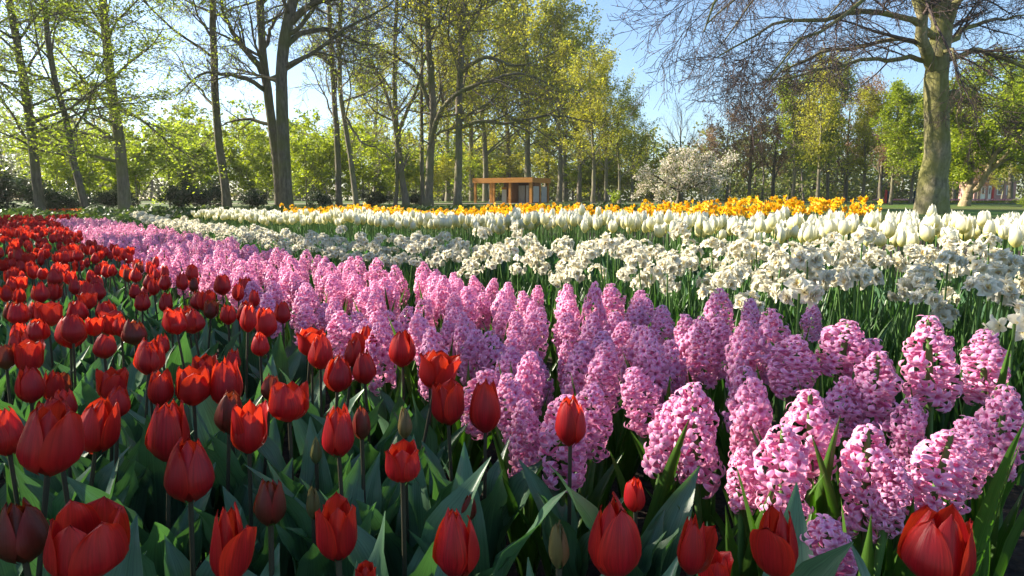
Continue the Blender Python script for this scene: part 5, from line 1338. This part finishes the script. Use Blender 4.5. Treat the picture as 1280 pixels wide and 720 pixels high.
# ------------------------------------------------------------------ white tulips
def zw(x, y): return .555 + .012 * max(-3, min(2.5, x)) + .012 * math.sin(x * 3.1)
wt_pts = poisson(bed(WT_FRONT, WT_BACK), .070, 7)
wt_ind, wt_rest = ranked(wt_pts, .58, 300)
W_MIX = ['tall', 'open', 'tall', 'slim', 'egg', 'open', 'cup']
def wt_single(k, r):
    g = tulip_single(W_MIX[k % 7], 40 + k, .50, .076, .88, r, 3, leafs=[(t[0] * (1, .8, 1.3), t[1], t[2]) for t in TL])
    return g
WM = [M['petal_white'], M['stem_green'], M['tulip_leaf']]
WS_GEO = [wt_single(k, rv_) for k in range(7)]; WS_MESH = [g_.mesh('white_tulip', WM) for g_ in WS_GEO]
for i, (x, y) in enumerate(wt_ind):
    z = zw(x, y) + rng.randn() * .022; lean = rng.randn() * .05; k = W_MIX[rng.randint(7)]
    lab = f'white tulip {where(x + z * math.sin(lean), y, z + gz(y))} the photo'
    if i < 90:
        hm = rng.uniform(.066, .084)
        place_tulip((x, y), z, hm, hm * tul(k, i % 4, 'petal_white')['w'] * rng.uniform(.75, .98), k, i % 4, lean, f'{WORD[k]} ' + lab, 'petal_white', 'white tulips in the row', False, 3, 'white_tulip', 'tulip', STG, .0036, WTL)
    else:
        o = link('white_tulip', WS_MESH[rng.randint(7)]); o.location = (x, y, gz(y)); o.scale = (1, 1, z / .54); o.rotation_euler = (rng.randn() * .05, lean, rng.rand() * 6.28)
        tag(o, 'small ' + lab, 'tulip', 'white tulips in the row')
mass('white_tulip_mass', 'remaining small white tulips packed along the row', wt_rest, WS_GEO, WM, 'tulips', np.random.RandomState(5), lambda x, y: (1, (zw(x, y) + rng.randn() * .02) / .54), .05)
# ------------------------------------------------------------------ yellow daffodils
def zy(x, y): return .565 + .03 * max(-1.5, min(2.4, x)) + .022 * math.sin(x * 4.0 + y)
def yel_keep(x, y): return math.sin(x * 5.3 + y * 3.1) > -.82
ye_pts = poisson(bed(Y_FRONT, Y_BACK), .098, 8, (), yel_keep)
ye_ind, ye_rest = ranked(ye_pts, .62, 300)
def yel_head(seed, lo, n=6):
    r = np.random.RandomState(seed); g = Geo(); src = DFL if lo else DFG; lay = []
    for i in range(n):
        az = i * 2.4 + r.randn() * .4; el = RAD(r.uniform(-20, 45)); d = np.array((math.cos(az) * math.cos(el), math.sin(az) * math.cos(el), math.sin(el)))
        m = align(d, r.rand() * 6); m[:3, 3] = d * .03 * (1 + r.randn() * .2) + (0, 0, r.uniform(-.05, .04)); lay.append(m)
    return lay
def yel_single(seed, r):
    g = Geo()
    for i, m in enumerate(yel_head(seed, True)):
        mm = m.copy(); mm[2, 3] += .57; g.addgeo(DFL[i % 2].arrays(), mm, [0, 1])
    V, Q = tube_arrays(np.array([[(0, 0, 0), (.004, 0, .3), (0, 0, .58)]]), np.array([[.0035, .003, .0026]]), 4); g.add(V, Q, None, 2)
    for i in range(5):
        v, q, uv = NL[r.randint(8)]; v2 = v.reshape(9, 3, 3)[::2, ::2]; uv2 = uv.reshape(9, 3, 2)[::2, ::2]
        g.addgeo((v2.reshape(-1, 3), gridq(2, 5), uv2.reshape(-1, 2), np.zeros(4, np.int32)), mat4((0, 0, 0), r.rand() * 6.28, (1.3, 1.3, r.uniform(.9, 1.1))), [3])
    return g
YM = [M['yel_petal'], M['yel_cup'], M['stem_green'], M['narc_leaf']]
YS_GEO = [yel_single(k, rv_) for k in range(6)]; YS_MESH = [g_.mesh('yellow_daffodil', YM) for g_ in YS_GEO]
for i, (x, y) in enumerate(ye_ind):
    z = zy(x, y) + rng.randn() * .02
    lab = f'golden yellow daffodil head {where(x, y, z + gz(y))} the photo'
    if i < 60:
        o = empty('yellow_daffodil', (x, y, gz(y)), lab, 'daffodil', 'yellow daffodils along the back row'); o.rotation_euler = (0, rng.randn() * .05, rng.rand() * 6.28)
        st = link('stem', STG, o); st.scale = (.003, .003, z)
        for j, m in enumerate(yel_head(i, False)):
            mm = m.copy(); mm[2, 3] += z; f = link('flower', DFM[j % 3], o); f.matrix_local = Matrix(mm.tolist())
        for j in range(4):
            lf = link('leaf', NLM[rng.randint(8)], o); lf.rotation_euler = (0, 0, rng.rand() * 6.28); lf.scale = (1.2, 1.2, z / .5)
    else:
        o = link('yellow_daffodil', YS_MESH[rng.randint(6)]); o.location = (x, y, gz(y)); o.scale = (1, 1, z / .57); o.rotation_euler = (rng.randn() * .06, rng.randn() * .06, rng.rand() * 6.28)
        tag(o, 'small ' + lab, 'daffodil', 'yellow daffodils along the back row')
mass('yellow_daffodil_mass', 'remaining golden daffodils thickening the back row', ye_rest, YS_GEO, YM, 'daffodils', np.random.RandomState(6), lambda x, y: (1, (zy(x, y) + rng.randn() * .02) / .57), .06)
print('COUNTS red', len(red_pts), 'hya', len(hy_pts), 'narc', len(na_pts), 'white', len(wt_pts), 'yellow', len(ye_pts), 'objects', len(bpy.data.objects))
